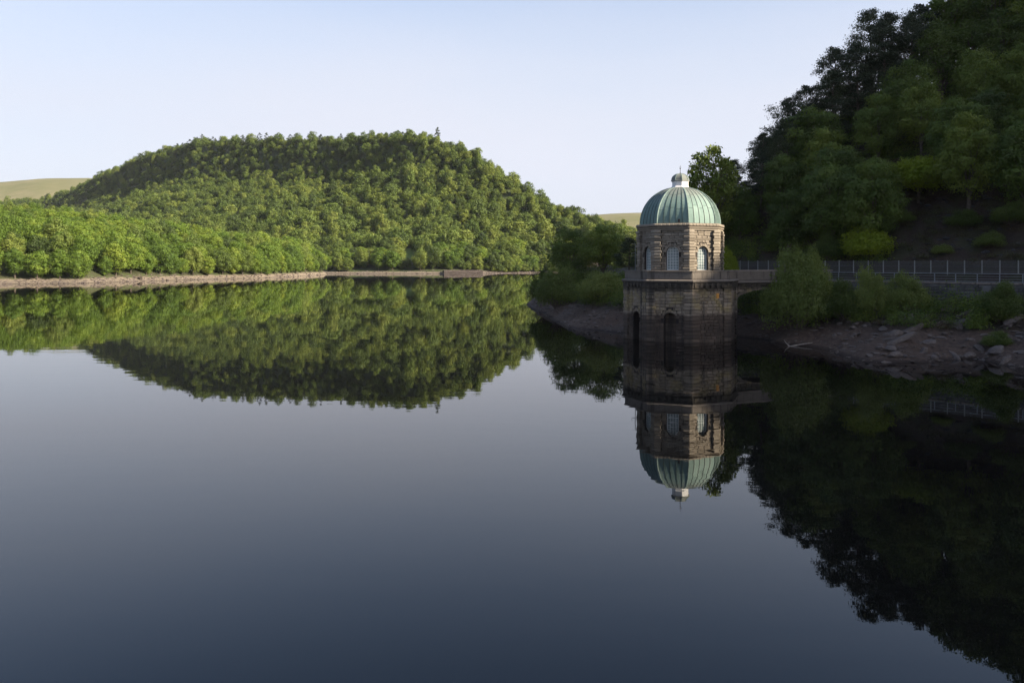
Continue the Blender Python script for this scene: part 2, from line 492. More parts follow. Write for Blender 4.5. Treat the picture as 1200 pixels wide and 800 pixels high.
FU = [-0.95, -0.54, -0.44, -0.375, -0.3, -0.25, -0.2, -0.16, -0.12, -0.08, -0.04, -0.01, 0.02, 0.05, 0.09, 0.14, 0.2, 0.3, 0.45]
FYR = [1750, 1560, 1360, 1230, 1120, 1060, 1010, 965, 930, 900, 860, 835, 815, 795, 775, 765, 770, 800, 850]
FSIL = [262, 232, 187, 165, 161, 159, 162, 158, 155, 162, 182, 206, 227, 243, 256, 271, 277, 282, 285]
def far_params(u):
    Yr = np.interp(u, FU, FYR)
    Ys = np.interp(u, [-0.95, -0.5, -0.3, -0.228, -0.08, -0.04, 0.04, 0.14, 0.45], [600, 620, 640, 640, 642, 652, 690, 690, 700])
    sil = np.interp(u, FU, FSIL)
    H = CAM_H + (PY0 - sil) / F * Yr - np.interp(u, [-0.1, 0.0], [9.5, 7.0])
    return Ys, Yr, H

PT = [-0.1, 0, 0.025, 0.15, 0.4, 0.6, 0.76, 0.9, 1.0, 1.15, 1.5]
PV = [-0.05, 0, 0.012, 0.07, 0.25, 0.44, 0.60, 0.87, 1.0, 1.0, 0.9]
PTC = [-0.1, 0, 0.025, 0.15, 0.4, 0.6, 0.80, 0.88, 0.97, 1.0, 1.15, 1.5]
PVC = [-0.05, 0, 0.012, 0.07, 0.24, 0.42, 0.60, 0.72, 0.97, 1.0, 1.0, 0.9]
def far_h_ut(u, t):
    Ys, Yr, H = far_params(u)
    Y = Ys + (Yr - Ys) * t
    X = u * Y
    k = np.clip((-0.06 - u) / 0.10, 0, 1)
    z = H * (np.interp(t, PT, PV) * (1 - k) + np.interp(t, PTC, PVC) * k)
    z = z + np.clip(t * 6, 0, 1) * np.clip((1.1 - t) * 5, 0, 1) * 7 * fbm(X * 0.012, Y * 0.012, 41, 4)
    return X, Y, z
def far_h(X, Y):
    u = np.asarray(X, float) / Y
    Ys, Yr, H = far_params(u)
    return far_h_ut(u, (Y - Ys) / (Yr - Ys))[2]

def grid_obj(name, X, Y, Z, mat):
    r, c = X.shape
    V = np.stack([X.ravel(), Y.ravel(), Z.ravel()], 1)
    i = np.arange(r * c).reshape(r, c)
    Fc = np.stack([i[:-1, :-1].ravel(), i[:-1, 1:].ravel(), i[1:, 1:].ravel(), i[1:, :-1].ravel()], 1)
    me = mesh_from(name, V.tolist(), Fc.tolist(), mat, smooth=True)
    return tag(obj(name, me), kind='structure')

xs = np.concatenate([np.arange(-6, 112, 1.15), np.arange(112, 300, 6)])
ys = np.concatenate([np.arange(-120, 60, 6), np.arange(60, 190, 1.15), np.arange(190, 280, 4)])
gx, gy = np.meshgrid(xs, ys)
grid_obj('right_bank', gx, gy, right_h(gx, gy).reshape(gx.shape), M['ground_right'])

us = np.linspace(-0.9, -0.205, 150)
dd = np.concatenate([np.linspace(-8, 14, 12), np.linspace(18, 260, 40)])
uu, d2 = np.meshgrid(us, dd)
Ys_, dep_, H_ = left_params(uu)
Yg = Ys_ + d2; Xg = uu * Yg
grid_obj('left_bank', Xg, Yg, left_h(Xg, Yg), M['ground_left'])

us = np.linspace(-0.9, 0.45, 220)
tt = np.concatenate([[-0.1, -0.02, 0.0, 0.012, 0.025, 0.05], np.linspace(0.08, 1.5, 60)])
uu, t2 = np.meshgrid(us, tt)
Xf, Yf, Zf = far_h_ut(uu, t2)
grid_obj('far_hill', Xf, Yf, Zf, M['ground_far'])

def moor(name, u0, u1, prof_u, prof_y, Yfar, Ynear, znear):
    us = np.linspace(u0, u1, 70); tt = np.linspace(0, 1.3, 24)
    uu, t2 = np.meshgrid(us, tt)
    Ytop = CAM_H + (PY0 - np.interp(uu, prof_u, prof_y)) / F * Yfar
    Y = Ynear + (Yfar - Ynear) * t2
    z = znear + (Ytop - znear) * np.where(t2 <= 1, np.sin(np.clip(t2, 0, 1) * math.pi / 2) ** 1.1, 1 - (t2 - 1) * 0.3)
    X = uu * Y
    z = z + 14 * fbm(X * 0.004, Y * 0.004, 51, 4) * np.clip(t2 * 2, 0, 1) * np.clip(1.2 - t2, 0, 0.5)
    grid_obj(name, X, Y, z, M['moor'])
moor('moorland_hill', -1.1, -0.3, [-1.1, -0.6, -0.55, -0.5, -0.3], [235, 217, 213, 212, 225], 2600, 1500, 20)
moor('moorland_ridge', -0.05, 0.9, [-0.05, 0.08, 0.12, 0.16, 0.25, 0.4, 0.9], [268, 257, 253, 252, 250, 252, 260], 2100, 1100, 5)

# lawn patch between far shore trees
us = np.linspace(-0.125, -0.1135, 8); tt = np.linspace(0.12, 0.24, 14)
uu, t2 = np.meshgrid(us, tt)
Xl, Yl, Zl = far_h_ut(uu, t2)
grid_obj('lawn', Xl, Yl, Zl + 0.35, M['lawn'])

# ------------------------------------------------------------------ intake tower
TX, TY = 20.9, 106.0
PHI0 = math.radians(-22.2)
T225 = math.tan(math.pi / 8)
def fp(k, s, r, z):
    """facet k, tangent offset s, distance r from the axis along the facet normal"""
    ph = PHI0 + k * math.pi / 4
    return (r * math.sin(ph) + s * math.cos(ph), -r * math.cos(ph) + s * math.sin(ph), z)

tower = empty('intake_tower', (TX, TY, 0))
tag(tower, 'octagonal stone water intake tower with green copper dome standing in the lake', 'tower')

def arch_half(z, ow, spring, extra):
    r = ow / 2 + extra
    if z <= spring: return r
    d = r * r - (z - spring) ** 2
    return math.sqrt(d) if d > 0 else 0

def facet_core(mb, k, ap, z0, z1, op=None, inset=0.0):
    hw = ap * T225
    if not op:
        mb.poly([fp(k, -hw, ap, z0), fp(k, hw, ap, z0), fp(k, hw, ap, z1), fp(k, -hw, ap, z1)]); return
    ow, oz0, spring, depth = op
    r = ow / 2
    mb.poly([fp(k, -hw, ap, z0), fp(k, -r, ap, z0), fp(k, -r, ap, z1), fp(k, -hw, ap, z1)])
    mb.poly([fp(k, r, ap, z0), fp(k, hw, ap, z0), fp(k, hw, ap, z1), fp(k, r, ap, z1)])
    if oz0 > z0: mb.poly([fp(k, -r, ap, z0), fp(k, r, ap, z0), fp(k, r, ap, oz0), fp(k, -r, ap, oz0)])
    A = [(-r * math.cos(math.pi * i / 12), spring + r * math.sin(math.pi * i / 12)) for i in range(13)]
    for (s0, a0), (s1, a1) in zip(A[:-1], A[1:]):
        mb.poly([fp(k, s0, ap, a0), fp(k, s1, ap, a1), fp(k, s1, ap, z1), fp(k, s0, ap, z1)])
    out = [(-r, oz0)] + A + [(r, oz0)]
    mb.quadgrid([[fp(k, s, ap, z) for s, z in out], [fp(k, s, ap - depth, z) for s, z in out]])
    mb.poly([fp(k, -r, ap, oz0), fp(k, r, ap, oz0), fp(k, r, ap - depth, oz0), fp(k, -r, ap - depth, oz0)])

def rough_block(mb, P, s0, s1, z0, z1, d0, d1, rnd):
    """rock-faced stone: P(s, depth, z) maps to a point"""
    e = min(s1 - s0, z1 - z0) * 0.15
    b = len(mb.v)
    mb.v += [P(s0, 0, z0), P(s1, 0, z0), P(s1, 0, z1), P(s0, 0, z1)]
    mb.v += [P(s0, d0, z0), P(s1, d0, z0), P(s1, d0, z1), P(s0, d0, z1)]
    j = lambda: d1 * rnd.uniform(0.5, 1.3)
    q = lambda: e * rnd.uniform(0.6, 1.5)
    mb.v += [P(s0 + q(), d0 + j(), z0 + q()), P(s1 - q(), d0 + j(), z0 + q()), P(s1 - q(), d0 + j(), z1 - q()), P(s0 + q(), d0 + j(), z1 - q())]
    for o in (0, 4):
        for i in range(4):
            mb.f.append((b + o + i, b + o + (i + 1) % 4, b + o + 4 + (i + 1) % 4, b + o + 4 + i))
    mb.f.append((b + 8, b + 9, b + 10, b + 11))

def courses(mb, k, ap, z0, z1, hgt, wid, margin, op, rnd, d0=0.04, d1=0.05, ring=0.3):
    hw = ap * T225 - margin
    nC = max(1, round((z1 - z0) / hgt)); h = (z1 - z0) / nC
    for c in range(nC):
        za, zb = z0 + c * h + 0.009, z0 + (c + 1) * h - 0.009
        segs = [(-hw, hw)]
        if op:
            ow, oz0, spring, _ = op
            a = max(arch_half(z, ow, spring, ring if zb > spring - 0.3 else 0.02) for z in (za, (za + zb) / 2, zb) if True)
            top = spring + ow / 2 + ring
            if zb > oz0 + 0.02 and za < top and a > 0: segs = [(-hw, -a), (a, hw)]
        for (sa, sb) in segs:
            if sb - sa < 0.1: continue
            x = sa - rnd.uniform(0, wid * 0.6)
            while x < sb:
                w = wid * rnd.uniform(0.7, 1.35)
                x0, x1 = max(x, sa) + 0.012, min(x + w, sb) - 0.012
                if x1 - x0 > 0.1:
                    rough_block(mb, lambda s, d, z: fp(k, s, ap + d, z), x0, x1, za, zb, d0 * rnd.uniform(0.7, 1.2), d1, rnd)
                x += w

def voussoirs(mb, k, ap, ow, spring, ring, n, rnd, proud=0.10):
    r0, r1 = ow / 2, ow / 2 + ring
    for i in range(n):
        a0, a1 = math.pi * (i + 0.06) / n, math.pi * (i + 0.94) / n
        rr = r1 + (0.07 if i % 2 == 0 else -0.03)
        pr = proud * rnd.uniform(0.8, 1.25)
        c = lambda r, a, d: fp(k, -r * math.cos(a), ap + d, spring + r * math.sin(a))
        mb.hexa([c(r0, a0, -0.1), c(r0, a1, -0.1), c(rr, a1, -0.1), c(rr, a0, -0.1), c(r0 + .02, a0, pr), c(r0 + .02, a1, pr), c(rr - .03, a1, pr), c(rr - .03, a0, pr)])

def pilaster(mb, k, ap, z0, z1, hgt, pw, proud, rnd):
    """corner pilaster wrapping the corner between facets k and k+1"""
    nC = max(1, round((z1 - z0) / hgt)); h = (z1 - z0) / nC
    for c in range(nC):
        za, zb = z0 + c * h + 0.012, z0 + (c + 1) * h - 0.012
        w = pw + (0.06 if c % 2 else -0.04)
        p = proud * rnd.uniform(0.85, 1.25)
        A = ap - 0.06; B = ap + p
        ha, hb = A * T225, B * T225
        def plan(z, sh):
            Bs = B - sh; hs = Bs * T225
            return [fp(k, ha - w + sh, A, z), fp(k, ha - w + sh, Bs, z), fp(k, hs, Bs, z), fp(k + 1, -ha + w - sh, Bs, z), fp(k + 1, -ha + w - sh, A, z)]
        e = 0.05
        rows = [plan(za, e), plan(za + 0.06, 0), plan(zb - 0.06, 0), plan(zb, e)]
        mb.quadgrid(rows)
        mb.poly(rows[-1]); mb.poly(list(reversed(rows[0])))

def octring(mb, prof, closed=False):
    """prof: list of (apothem, z)"""
    rows = [[fp(k, -a * T225, a, z) for k in range(8)] for a, z in prof]
    mb.quadgrid(rows, close=True)

rnd = random.Random(3)
AL, AU = 6.27, 4.68
NICHE = (1.45, -1.0, 2.75, 0.95)
WIN = (1.45, 8.45, 10.55, 0.38)
niche_f = (0, 7, 6)
# lower drum
lower = MB()
for k in range(8): facet_core(lower, k, AL, -2.0, 6.75, NICHE if k in niche_f else None)
lower_o = lower.build('lower_drum', M['mortar'], tower)
for k in range(8):
    m = MB()
    courses(m, k, AL, -0.8, 6.7, 0.375, 0.68, 0.80, NICHE if k in niche_f else None, rnd, 0.05, 0.08, 0.32)
    if k in niche_f: voussoirs(m, k, AL, NICHE[0], NICHE[2], 0.34, 9, rnd, 0.07)
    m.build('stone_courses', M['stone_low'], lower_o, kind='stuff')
    if k in niche_f:
        m = MB()
        rr = NICHE[0] / 2; nd = AL - NICHE[3] + 0.02
        for c in range(9):
            za, zb = -0.8 + c * 0.5, -0.8 + c * 0.5 + 0.47
            rough_block(m, lambda s, d, z: fp(k, s, nd + d, z), -rr + .02, rr - .02, za, zb, 0.02, 0.02, rnd)
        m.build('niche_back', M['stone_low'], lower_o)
    m = MB(); pilaster(m, k, AL, -0.8, 6.7, 0.42, 0.86, 0.26, rnd)
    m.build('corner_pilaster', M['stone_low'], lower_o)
# orange stain patch on the right hand face
m = MB(); rough_block(m, lambda s, d, z: fp(1, s, AL + 0.06 + d, z), 0.72, 1.12, 5.1, 5.72, 0.05, 0.03, rnd)
m.build('orange_lichen_patch', M['orange'], lower_o)
# lower cornice with corbels
m = MB()
octring(m, [(AL - 0.1, 6.62), (AL + 0.30, 6.66), (AL + 0.30, 6.84), (AL + 0.40, 6.98), (AL + 0.48, 7.10), (AL + 0.48, 7.22), (AL + 0.24, 7.34), (AU - 0.2, 7.36)])
corn = m.build('lower_cornice', M['stone_par'], tower)
for k in range(8):
    hw = (AL + 0.2) * T225
    for i in range(7):
        s = -hw + (i + 0.5) * 2 * hw / 7
        m = MB()
        P = lambda ss, r, z: fp(k, ss, r, z)
        m.hexa([P(s - .16, AL + .05, 6.30), P(s + .16, AL + .05, 6.30), P(s + .16, AL + .34, 6.36), P(s - .16, AL + .34, 6.36),
                P(s - .16, AL + .05, 6.83), P(s + .16, AL + .05, 6.83), P(s + .16, AL + .38, 6.93), P(s - .16, AL + .38, 6.93)])
        m.build('corbel', M['stone_low'], corn)
# parapet slabs
AP = AL + 0.10
par = MB()
octring(par, [(AP - 0.34, 7.3), (AP - 0.34, 8.22), (AP - 0.05, 8.22), (AP - 0.05, 7.3)])
par_o = par.build('parapet', M['stone_par'], tower)
for k in range(8):
    hw = AP * T225
    for i in range(4):
        s0, s1 = -hw + i * hw / 2 + 0.015, -hw + (i + 1) * hw / 2 - 0.015
        m = MB()
        rough_block(m, lambda s, d, z: fp(k, s, AP - 0.06 + d, z), s0, s1, 7.37, 8.24, 0.05, 0.025, rnd)
        m.build('parapet_stone', M['stone_par'], par_o)
m = MB(); octring(m, [(AP - 0.38, 8.23), (AP - 0.38, 8.36), (AP + 0.08, 8.36), (AP + 0.10, 8.30), (AP + 0.08, 8.23), (AP - 0.38, 8.23)])
m.build('coping', M['stone_par'], par_o)
# upper drum
up = MB()
for k in range(8): facet_core(up, k, AU, 7.3, 13.4, WIN)
up_o = up.build('upper_drum', M['mortar'], tower)
for k in range(8):
    m = MB()
    courses(m, k, AU, 7.4, 12.0, 0.29, 0.55, 0.62, WIN, rnd, 0.03, 0.055, 0.30)
    courses(m, k, AU, 12.18, 13.2, 0.34, 0.75, 0.62, None, rnd, 0.03, 0.05)
    voussoirs(m, k, AU, WIN[0], WIN[2], 0.36, 11, rnd, 0.12)
    hw = AU * T225 - 0.6
    rough_block(m, lambda s, d, z: fp(k, s, AU + d, z), -hw, hw, 12.01, 12.17, 0.10, 0.015, rnd)
    rough_block(m, lambda s, d, z: fp(k, s, AU + d, z), -0.86, 0.86, 8.30, 8.44, 0.12, 0.01, rnd)
    m.build('stone_courses', M['stone_up'], up_o, kind='stuff')
    m = MB(); pilaster(m, k, AU, 7.36, 13.2, 0.34, 0.58, 0.36, rnd)
    m.build('corner_pilaster', M['stone_up'], up_o)
    # window
    r = WIN[0] / 2; ap = AU - WIN[3] + 0.05
    A = [(-r, WIN[1])] + [(-r * math.cos(math.pi * i / 12), WIN[2] + r * math.sin(math.pi * i / 12)) for i in range(13)] + [(r, WIN[1])]
    m = MB(); m.poly([fp(k, s, ap, z) for s, z in A])
    w = m.build('window', M['glass'], tower)
    m = MB()
    ins = 0.09
    A2 = [(-r + ins, WIN[1] + ins)] + [(-(r - ins) * math.cos(math.pi * i / 12), WIN[2] + (r - ins) * math.sin(math.pi * i / 12)) for i in range(13)] + [(r - ins, WIN[1] + ins)]
    def ringpts(L, d): return [fp(k, s, ap + d, z) for s, z in L]
    m.quadgrid([ringpts(A, 0.01), ringpts(A, 0.07), ringpts(A2, 0.07), ringpts(A2, 0.01)], close=True)
    m.build('frame', M['frame_paint'], w)
    for sx_ in (-0.34, 0.0, 0.34):
        top = WIN[2] + math.sqrt(max((r - .05) ** 2 - sx_ ** 2, 0))
        m = MB(); m.hexa([fp(k, sx_ - .02, ap + .01, WIN[1]), fp(k, sx_ + .02, ap + .01, WIN[1]), fp(k, sx_ + .02, ap + .05, WIN[1]), fp(k, sx_ - .02, ap + .05, WIN[1]),
                          fp(k, sx_ - .02, ap + .01, top), fp(k, sx_ + .02, ap + .01, top), fp(k, sx_ + .02, ap + .05, top), fp(k, sx_ - .02, ap + .05, top)])
        m.build('glazing_bar', M['frame_paint'], w)
    for i in range(1, 8):
        z = WIN[1] + i * 0.345
        hw2 = arch_half(z, WIN[0], WIN[2], -0.05)
        m = MB(); m.hexa([fp(k, -hw2, ap + .012, z - .018), fp(k, hw2, ap + .012, z - .018), fp(k, hw2, ap + .047, z - .018), fp(k, -hw2, ap + .047, z - .018),
                          fp(k, -hw2, ap + .012, z + .018), fp(k, hw2, ap + .012, z + .018), fp(k, hw2, ap + .047, z + .018), fp(k, -hw2, ap + .047, z + .018)])
        m.build('glazing_bar', M['frame_paint'], w)
# upper cornice: moulding, then a row of rounded stones
m = MB()
octring(m, [(AU - 0.05, 13.16), (AU + 0.22, 13.18), (AU + 0.24, 13.34), (AU + 0.34, 13.42), (AU + 0.36, 13.52), (AU + 0.20, 13.60), (AU + 0.20, 13.98), (AU - 0.4, 14.06)])
uc = m.build('upper_cornice', M['stone_up'], tower)
for k in range(8):
    hw = (AU + 0.40) * T225
    n_ = 9
    for i in range(n_):
        s0, s1 = -hw + i * 2 * hw / n_ + 0.012, -hw + (i + 1) * 2 * hw / n_ - 0.012
        prof = [(0.0, 13.60), (0.22, 13.60), (0.34, 13.68), (0.37, 13.80), (0.32, 13.93), (0.20, 14.0), (0.0, 14.0)]
        j = rnd.uniform(-0.02, 0.02)
        m = MB()
        e = 0.03
        def row(s, sh): return [fp(k, s, AU + 0.06 + (d - sh if d > 0 else 0) + j, z) for d, z in prof]
        m.quadgrid([row(s0, e), row(s0 + 0.05, 0), row(s1 - 0.05, 0), row(s1, e)])
        m.poly(row(s0, e)); m.poly(list(reversed(row(s1, e))))
        m.build('cornice_stone', M['stone_up'], uc)
# dome
DB, DH, DA = 14.04, 4.66, 4.58
def dome_pt(th):
    z = DB + DH * math.sin(th)
    a = DA * math.cos(th) ** 0.92 if th < 1.5707 else 0
    return a, z
m = MB()
ths = [math.radians(a) for a in range(0, 85, 6)]
octring(m, [(dome_pt(t)[0] - 0.06, dome_pt(t)[1]) for t in ths])
dome = m.build('dome', M['seam'], tower)
TH_TOP = math.radians(79)
NG = 5
tiers_base = [0, 0.30, 0.62, 1.0]
for k in range(8):
    for g in range(NG):
        br = [0] + [b + rnd.uniform(-0.05, 0.05) for b in tiers_base[1:3]] + [1.0]
        for i in range(3):
            m = MB()
            rows_o = []
            off = rnd.uniform(0.0, 0.012)
            nseg = 5
            for q in range(nseg + 1):
                th = (br[i] + (br[i + 1] - br[i]) * q / nseg) * TH_TOP
                if q == 0 and i > 0: th += 0.004
                if q == nseg and i < 2: th -= 0.004
                a, z = dome_pt(th)
                hw = a * T225
                s0 = -hw + 2 * hw * g / NG; s1 = -hw + 2 * hw * (g + 1) / NG
                gp = min(0.03, (s1 - s0) * 0.12)
                s0 += gp * 1.3; s1 -= gp * 1.3
                rows_o.append([fp(k, s0, a - 0.05, z), fp(k, s0, a + off, z), fp(k, s1, a + off, z), fp(k, s1, a - 0.05, z)])
            m.quadgrid(rows_o)
            m.poly(rows_o[0]); m.poly(list(reversed(rows_o[-1])))
            m.build('copper_panel', M['copper'], dome)
    for g in range(1, NG):
        m = MB(); rows = []
        for q in range(14):
            a, z = dome_pt(TH_TOP * q / 13)
            s = -a * T225 + 2 * a * T225 * g / NG
            w = 0.022
            rows.append([fp(k, s - w, a - 0.04, z), fp(k, s - w, a + 0.055, z), fp(k, s + w, a + 0.055, z), fp(k, s + w, a - 0.04, z)])
        m.quadgrid(rows); m.build('standing_seam', M['seam'], dome)
    m = MB(); rows = []
    for q in range(14):
        a, z = dome_pt(TH_TOP * q / 13)
        ph = PHI0 + (k + 0.5) * math.pi / 4; R = a / math.cos(math.pi / 8)
        w = 0.085
        rows.append([((R + d) * math.sin(ph) + s * math.cos(ph), -(R + d) * math.cos(ph) + s * math.sin(ph), z + dz)
                     for s, d, dz in ((-w, -0.1, 0), (-w, 0.045, 0), (-w * .5, 0.10, 0), (w * .5, 0.10, 0), (w, 0.045, 0), (w, -0.1, 0))])
    m.quadgrid(rows); m.build('rib', M['rib'], dome)
# small hatch at the foot of the dome
m = MB()
a0, _ = dome_pt(0.02)
m.hexa([fp(0, .62, a0 - .2, 14.08), fp(0, .86, a0 - .2, 14.08), fp(0, .86, a0 + .10, 14.08), fp(0, .62, a0 + .10, 14.08),
        fp(0, .62, a0 - .2, 14.55), fp(0, .86, a0 - .2, 14.55), fp(0, .86, a0 + .08, 14.50), fp(0, .62, a0 + .08, 14.50)])
m.build('hatch', M['iron'], dome)
# cupola
ztop = dome_pt(TH_TOP)[1]
m = MB(); octring(m, [(1.10, ztop - 0.08), (1.02, ztop + 0.06), (0.93, ztop + 0.18), (0.93, ztop + 0.66), (1.0, ztop + 0.70), (1.0, ztop + 0.76)])
cup = m.build('cupola_drum', M['white_paint'], tower)
cz = ztop + 0.74
m = MB(); octring(m, [(0.98, cz), (1.06, cz + 0.03), (1.06, cz + 0.14), (1.0, cz + 0.20)] + [(1.0 * math.cos(t) ** 0.9, cz + 0.18 + 0.86 * math.sin(t)) for t in [0.25, 0.5, 0.75, 1.0, 1.25, 1.5]])
cr = m.build('cupola_roof', M['copper'], tower)
for k in range(8):
    m = MB(); rows = []
    for t in [0, 0.25, 0.5, 0.75, 1.0, 1.25, 1.45]:
        a = 1.0 * math.cos(t) ** 0.9; z = cz + 0.18 + 0.86 * math.sin(t)
        ph = PHI0 + (k + 0.5) * math.pi / 4; R = a / math.cos(math.pi / 8)
        rows.append([((R + d) * math.sin(ph) + s * math.cos(ph), -(R + d) * math.cos(ph) + s * math.sin(ph), z) for s, d in ((-.03, -.05), (-.03, .04), (.03, .04), (.03, -.05))])
    m.quadgrid(rows); m.build('rib', M['rib'], cr)
m = MB(); fz = cz + 1.0
m.tube([(0, 0, fz - .05), (0, 0, fz + .12), (0, 0, fz + .13), (0, 0, fz + 1.0)], [0.10, 0.06, 0.03, 0.02], 8)
for zc, rr in ((fz + 0.62, 0.085), (fz + 0.30, 0.05)):
    m.tube([(0, 0, zc - rr), (0, 0, zc - rr * .6), (0, 0, zc), (0, 0, zc + rr * .6), (0, 0, zc + rr)], [0.01, rr * .8, rr, rr * .8, 0.01], 8)
m.tube([(-.16, 0, fz + .78), (.16, 0, fz + .78)], [.015, .015], 6)
m.build('finial', M['iron'], tower, smooth=True)
# platform floor
m = MB(); octring(m, [(AP - 0.2, 7.40), (AU - 0.3, 7.42)]); m.build('platform', M['stone_trim'], tower)

# ladder post on the platform
post = empty('lifting_davit', fp(6, 0.9, AP - 0.9, 7.42))
post.location = Vector(post.location) + Vector((TX, TY, 0))
tag(post, 'slim pale metal davit post on the left edge of the tower platform', 'davit')
m = MB(); m.tube([(0, 0, -0.03), (0, 0, 4.3)], [0.045, 0.04], 8); m.build('post', M['galv'], post)
m = MB(); m.tube([(0, 0, 4.2), (-0.5, -0.1, 4.25)], [0.03, 0.03], 6); m.build('arm', M['galv'], post)
m = MB(); m.tube([(0, 0, 3.1), (-0.45, -0.1, 3.1), (-0.45, -0.1, 2.7), (0, 0, 2.7)], [0.025] * 4, 6); m.build('bracket', M['galv'], post)

# ------------------------------------------------------------------ arched bridge to the shore
bridge = empty('arched_bridge', (TX, TY, 0))
tag(bridge, 'short dark stone arched bridge joining the tower to the wooded bank', 'bridge')
K = 3
B0, B1 = AL + 0.35, 22.5
HWB = 1.9
def bp(s, r, z): return fp(K, s, r, z)
arch = []
a0, a1, zs, rise = B0 + 0.2, 17.6, 4.6, 1.35
for i in range(17):
    t = i / 16
    arch.append((a0 + (a1 - a0) * t, zs + rise * (1 - (2 * t - 1) ** 2) ** 0.6))
for side in (-1, 1):
    m = MB()
    s = side * HWB
    for (r0, z0), (r1, z1) in zip(arch[:-1], arch[1:]):
        m.poly([bp(s, r0, z0), bp(s, r1, z1), bp(s, r1, 6.72), bp(s, r0, 6.72)])
    m.poly([bp(s, a1, 0.5), bp(s, B1, 0.5), bp(s, B1, 6.72), bp(s, a1, 6.72)])
    m.poly([bp(s, B0, 2.5), bp(s, a0, 2.5), bp(s, a0, 6.72), bp(s, B0, 6.72)])
    m.build('spandrel_wall', M['mortar'], bridge)
    m = MB()
    for c in range(15):
        z0 = 0.6 + c * 0.41
        r = B0 + 0.22 - rnd.uniform(0, .5)
        while r < B1:
            w = rnd.uniform(0.5, 0.95)
            r0, r1 = max(r, B0 + .22) + .012, min(r + w, B1) - .012
            rm = (r0 + r1) / 2
            low = np.interp(rm, [a for a, _ in arch], [z for _, z in arch]) + 0.34 if rm < a1 else 0
            zz0 = max(z0, float(low)); zz1 = min(z0 + 0.385, 6.68)
            if r1 - r0 > .1 and zz1 - zz0 > .1:
                rough_block(m, lambda q, d, z: bp(s + side * d, q, z), r0, r1, zz0, zz1, 0.04, 0.05, rnd)
            r += w
    for i in range(16):
        (r0, z0), (r1, z1) = arch[i], arch[i + 1]
        m.hexa([bp(s - side * .1, r0, z0), bp(s - side * .1, r1 - .03, z1), bp(s + side * .11, r1 - .03, z1), bp(s + side * .11, r0, z0),
                bp(s - side * .1, r0, z0 + .34), bp(s - side * .1, r1 - .03, z1 + .34), bp(s + side * .11, r1 - .03, z1 + .34), bp(s + side * .11, r0, z0 + .34)])
    m.build('stone_courses', M['stone_low'], bridge, kind='stuff')
    m = MB(); m.hexa([bp(s - side * .4, B0 - .1, 6.73), bp(s - side * .4, B1, 6.73), bp(s + side * .30, B1, 6.80), bp(s + side * .30, B0 - .1, 6.80),
                      bp(s - side * .4, B0 - .1, 7.05), bp(s - side * .4, B1, 7.05), bp(s + side * .30, B1, 7.0), bp(s + side * .30, B0 - .1, 7.0)])
    m.build('string_course', M['stone_trim'], bridge)
    for i in range(11):
        r0 = B0 + 0.05 + i * 1.42
        r1 = min(r0 + 1.40, B1)
        m = MB(); rough_block(m, lambda q, d, z: bp(s - side * .30 + side * (0.30 * (d > 0) + d), q, z), r0, r1, 7.06, 8.20, 0.04, 0.025, rnd)
        m.poly([bp(s - side * .30, r0, 7.06), bp(s - side * .30, r1, 7.06), bp(s - side * .30, r1, 8.2), bp(s - side * .30, r0, 8.2)])
        m.build('parapet_stone', M['stone_par'], bridge)
    m = MB(); m.hexa([bp(s - side * .36, B0 - .2, 8.21), bp(s - side * .36, B1, 8.21), bp(s + side * .12, B1, 8.21), bp(s + side * .12, B0 - .2, 8.21),
                      bp(s - side * .36, B0 - .2, 8.35), bp(s - side * .36, B1, 8.35), bp(s + side * .12, B1, 8.35), bp(s + side * .12, B0 - .2, 8.35)])
    m.build('coping', M['stone_trim'], bridge)
m = MB()
m.quadgrid([[bp(-HWB, r, z) for r, z in arch], [bp(HWB, r, z) for r, z in arch]])
m.build('arch_vault', M['mortar'], bridge)
m = MB(); m.hexa([bp(-HWB, B0 - .3, 6.74), bp(-HWB, B1 + 1.5, 6.74), bp(HWB, B1 + 1.5, 6.74), bp(HWB, B0 - .3, 6.74), bp(-HWB, B0 - .3, 7.0), bp(-HWB, B1 + 1.5, 7.0), bp(HWB, B1 + 1.5, 7.0), bp(HWB, B0 - .3, 7.0)])
m.build('deck', M['asphalt'], bridge)
m = MB(); m.poly([bp(-HWB, a1, 0.5), bp(HWB, a1, 0.5), bp(HWB, a1, zs), bp(-HWB, a1, zs)]); m.build('abutment', M['mortar'], bridge)

# ------------------------------------------------------------------ road, retaining wall, rail, fence
def offset_line(pts, d):
    pts = [Vector((p[0], p[1])) for p in pts]
    out = []
    for i, p in enumerate(pts):
        a = pts[max(i - 1, 0)]; b = pts[min(i + 1, len(pts) - 1)]
        t = (b - a).normalized(); nrm = Vector((-t.y, t.x))
        out.append(p + nrm * d)
    return out
def resample(pts, step):
    out = [pts[0].copy()]; acc = 0
    for a, b in zip(pts[:-1], pts[1:]):
        L = (b - a).length; s = step - acc
        while s <= L + 1e-9:
            out.append(a + (b - a) * (s / L)); s += step
        acc = (acc + L) % step
    return out
wall_pts = [(38.6, 112.5), (41, 110), (57, 95), (70, 82)]
# road surface
m = MB()
ra, rb = offset_line(WALL[3:10], 0.9), offset_line(WALL[3:10], 5.6)
m.quadgrid([[(p.x, p.y, BENCH_Z + 0.06) for p in ra], [(p.x, p.y, BENCH_Z + 0.06) for p in rb]])
tag(m.build('road', M['asphalt']), kind='structure')
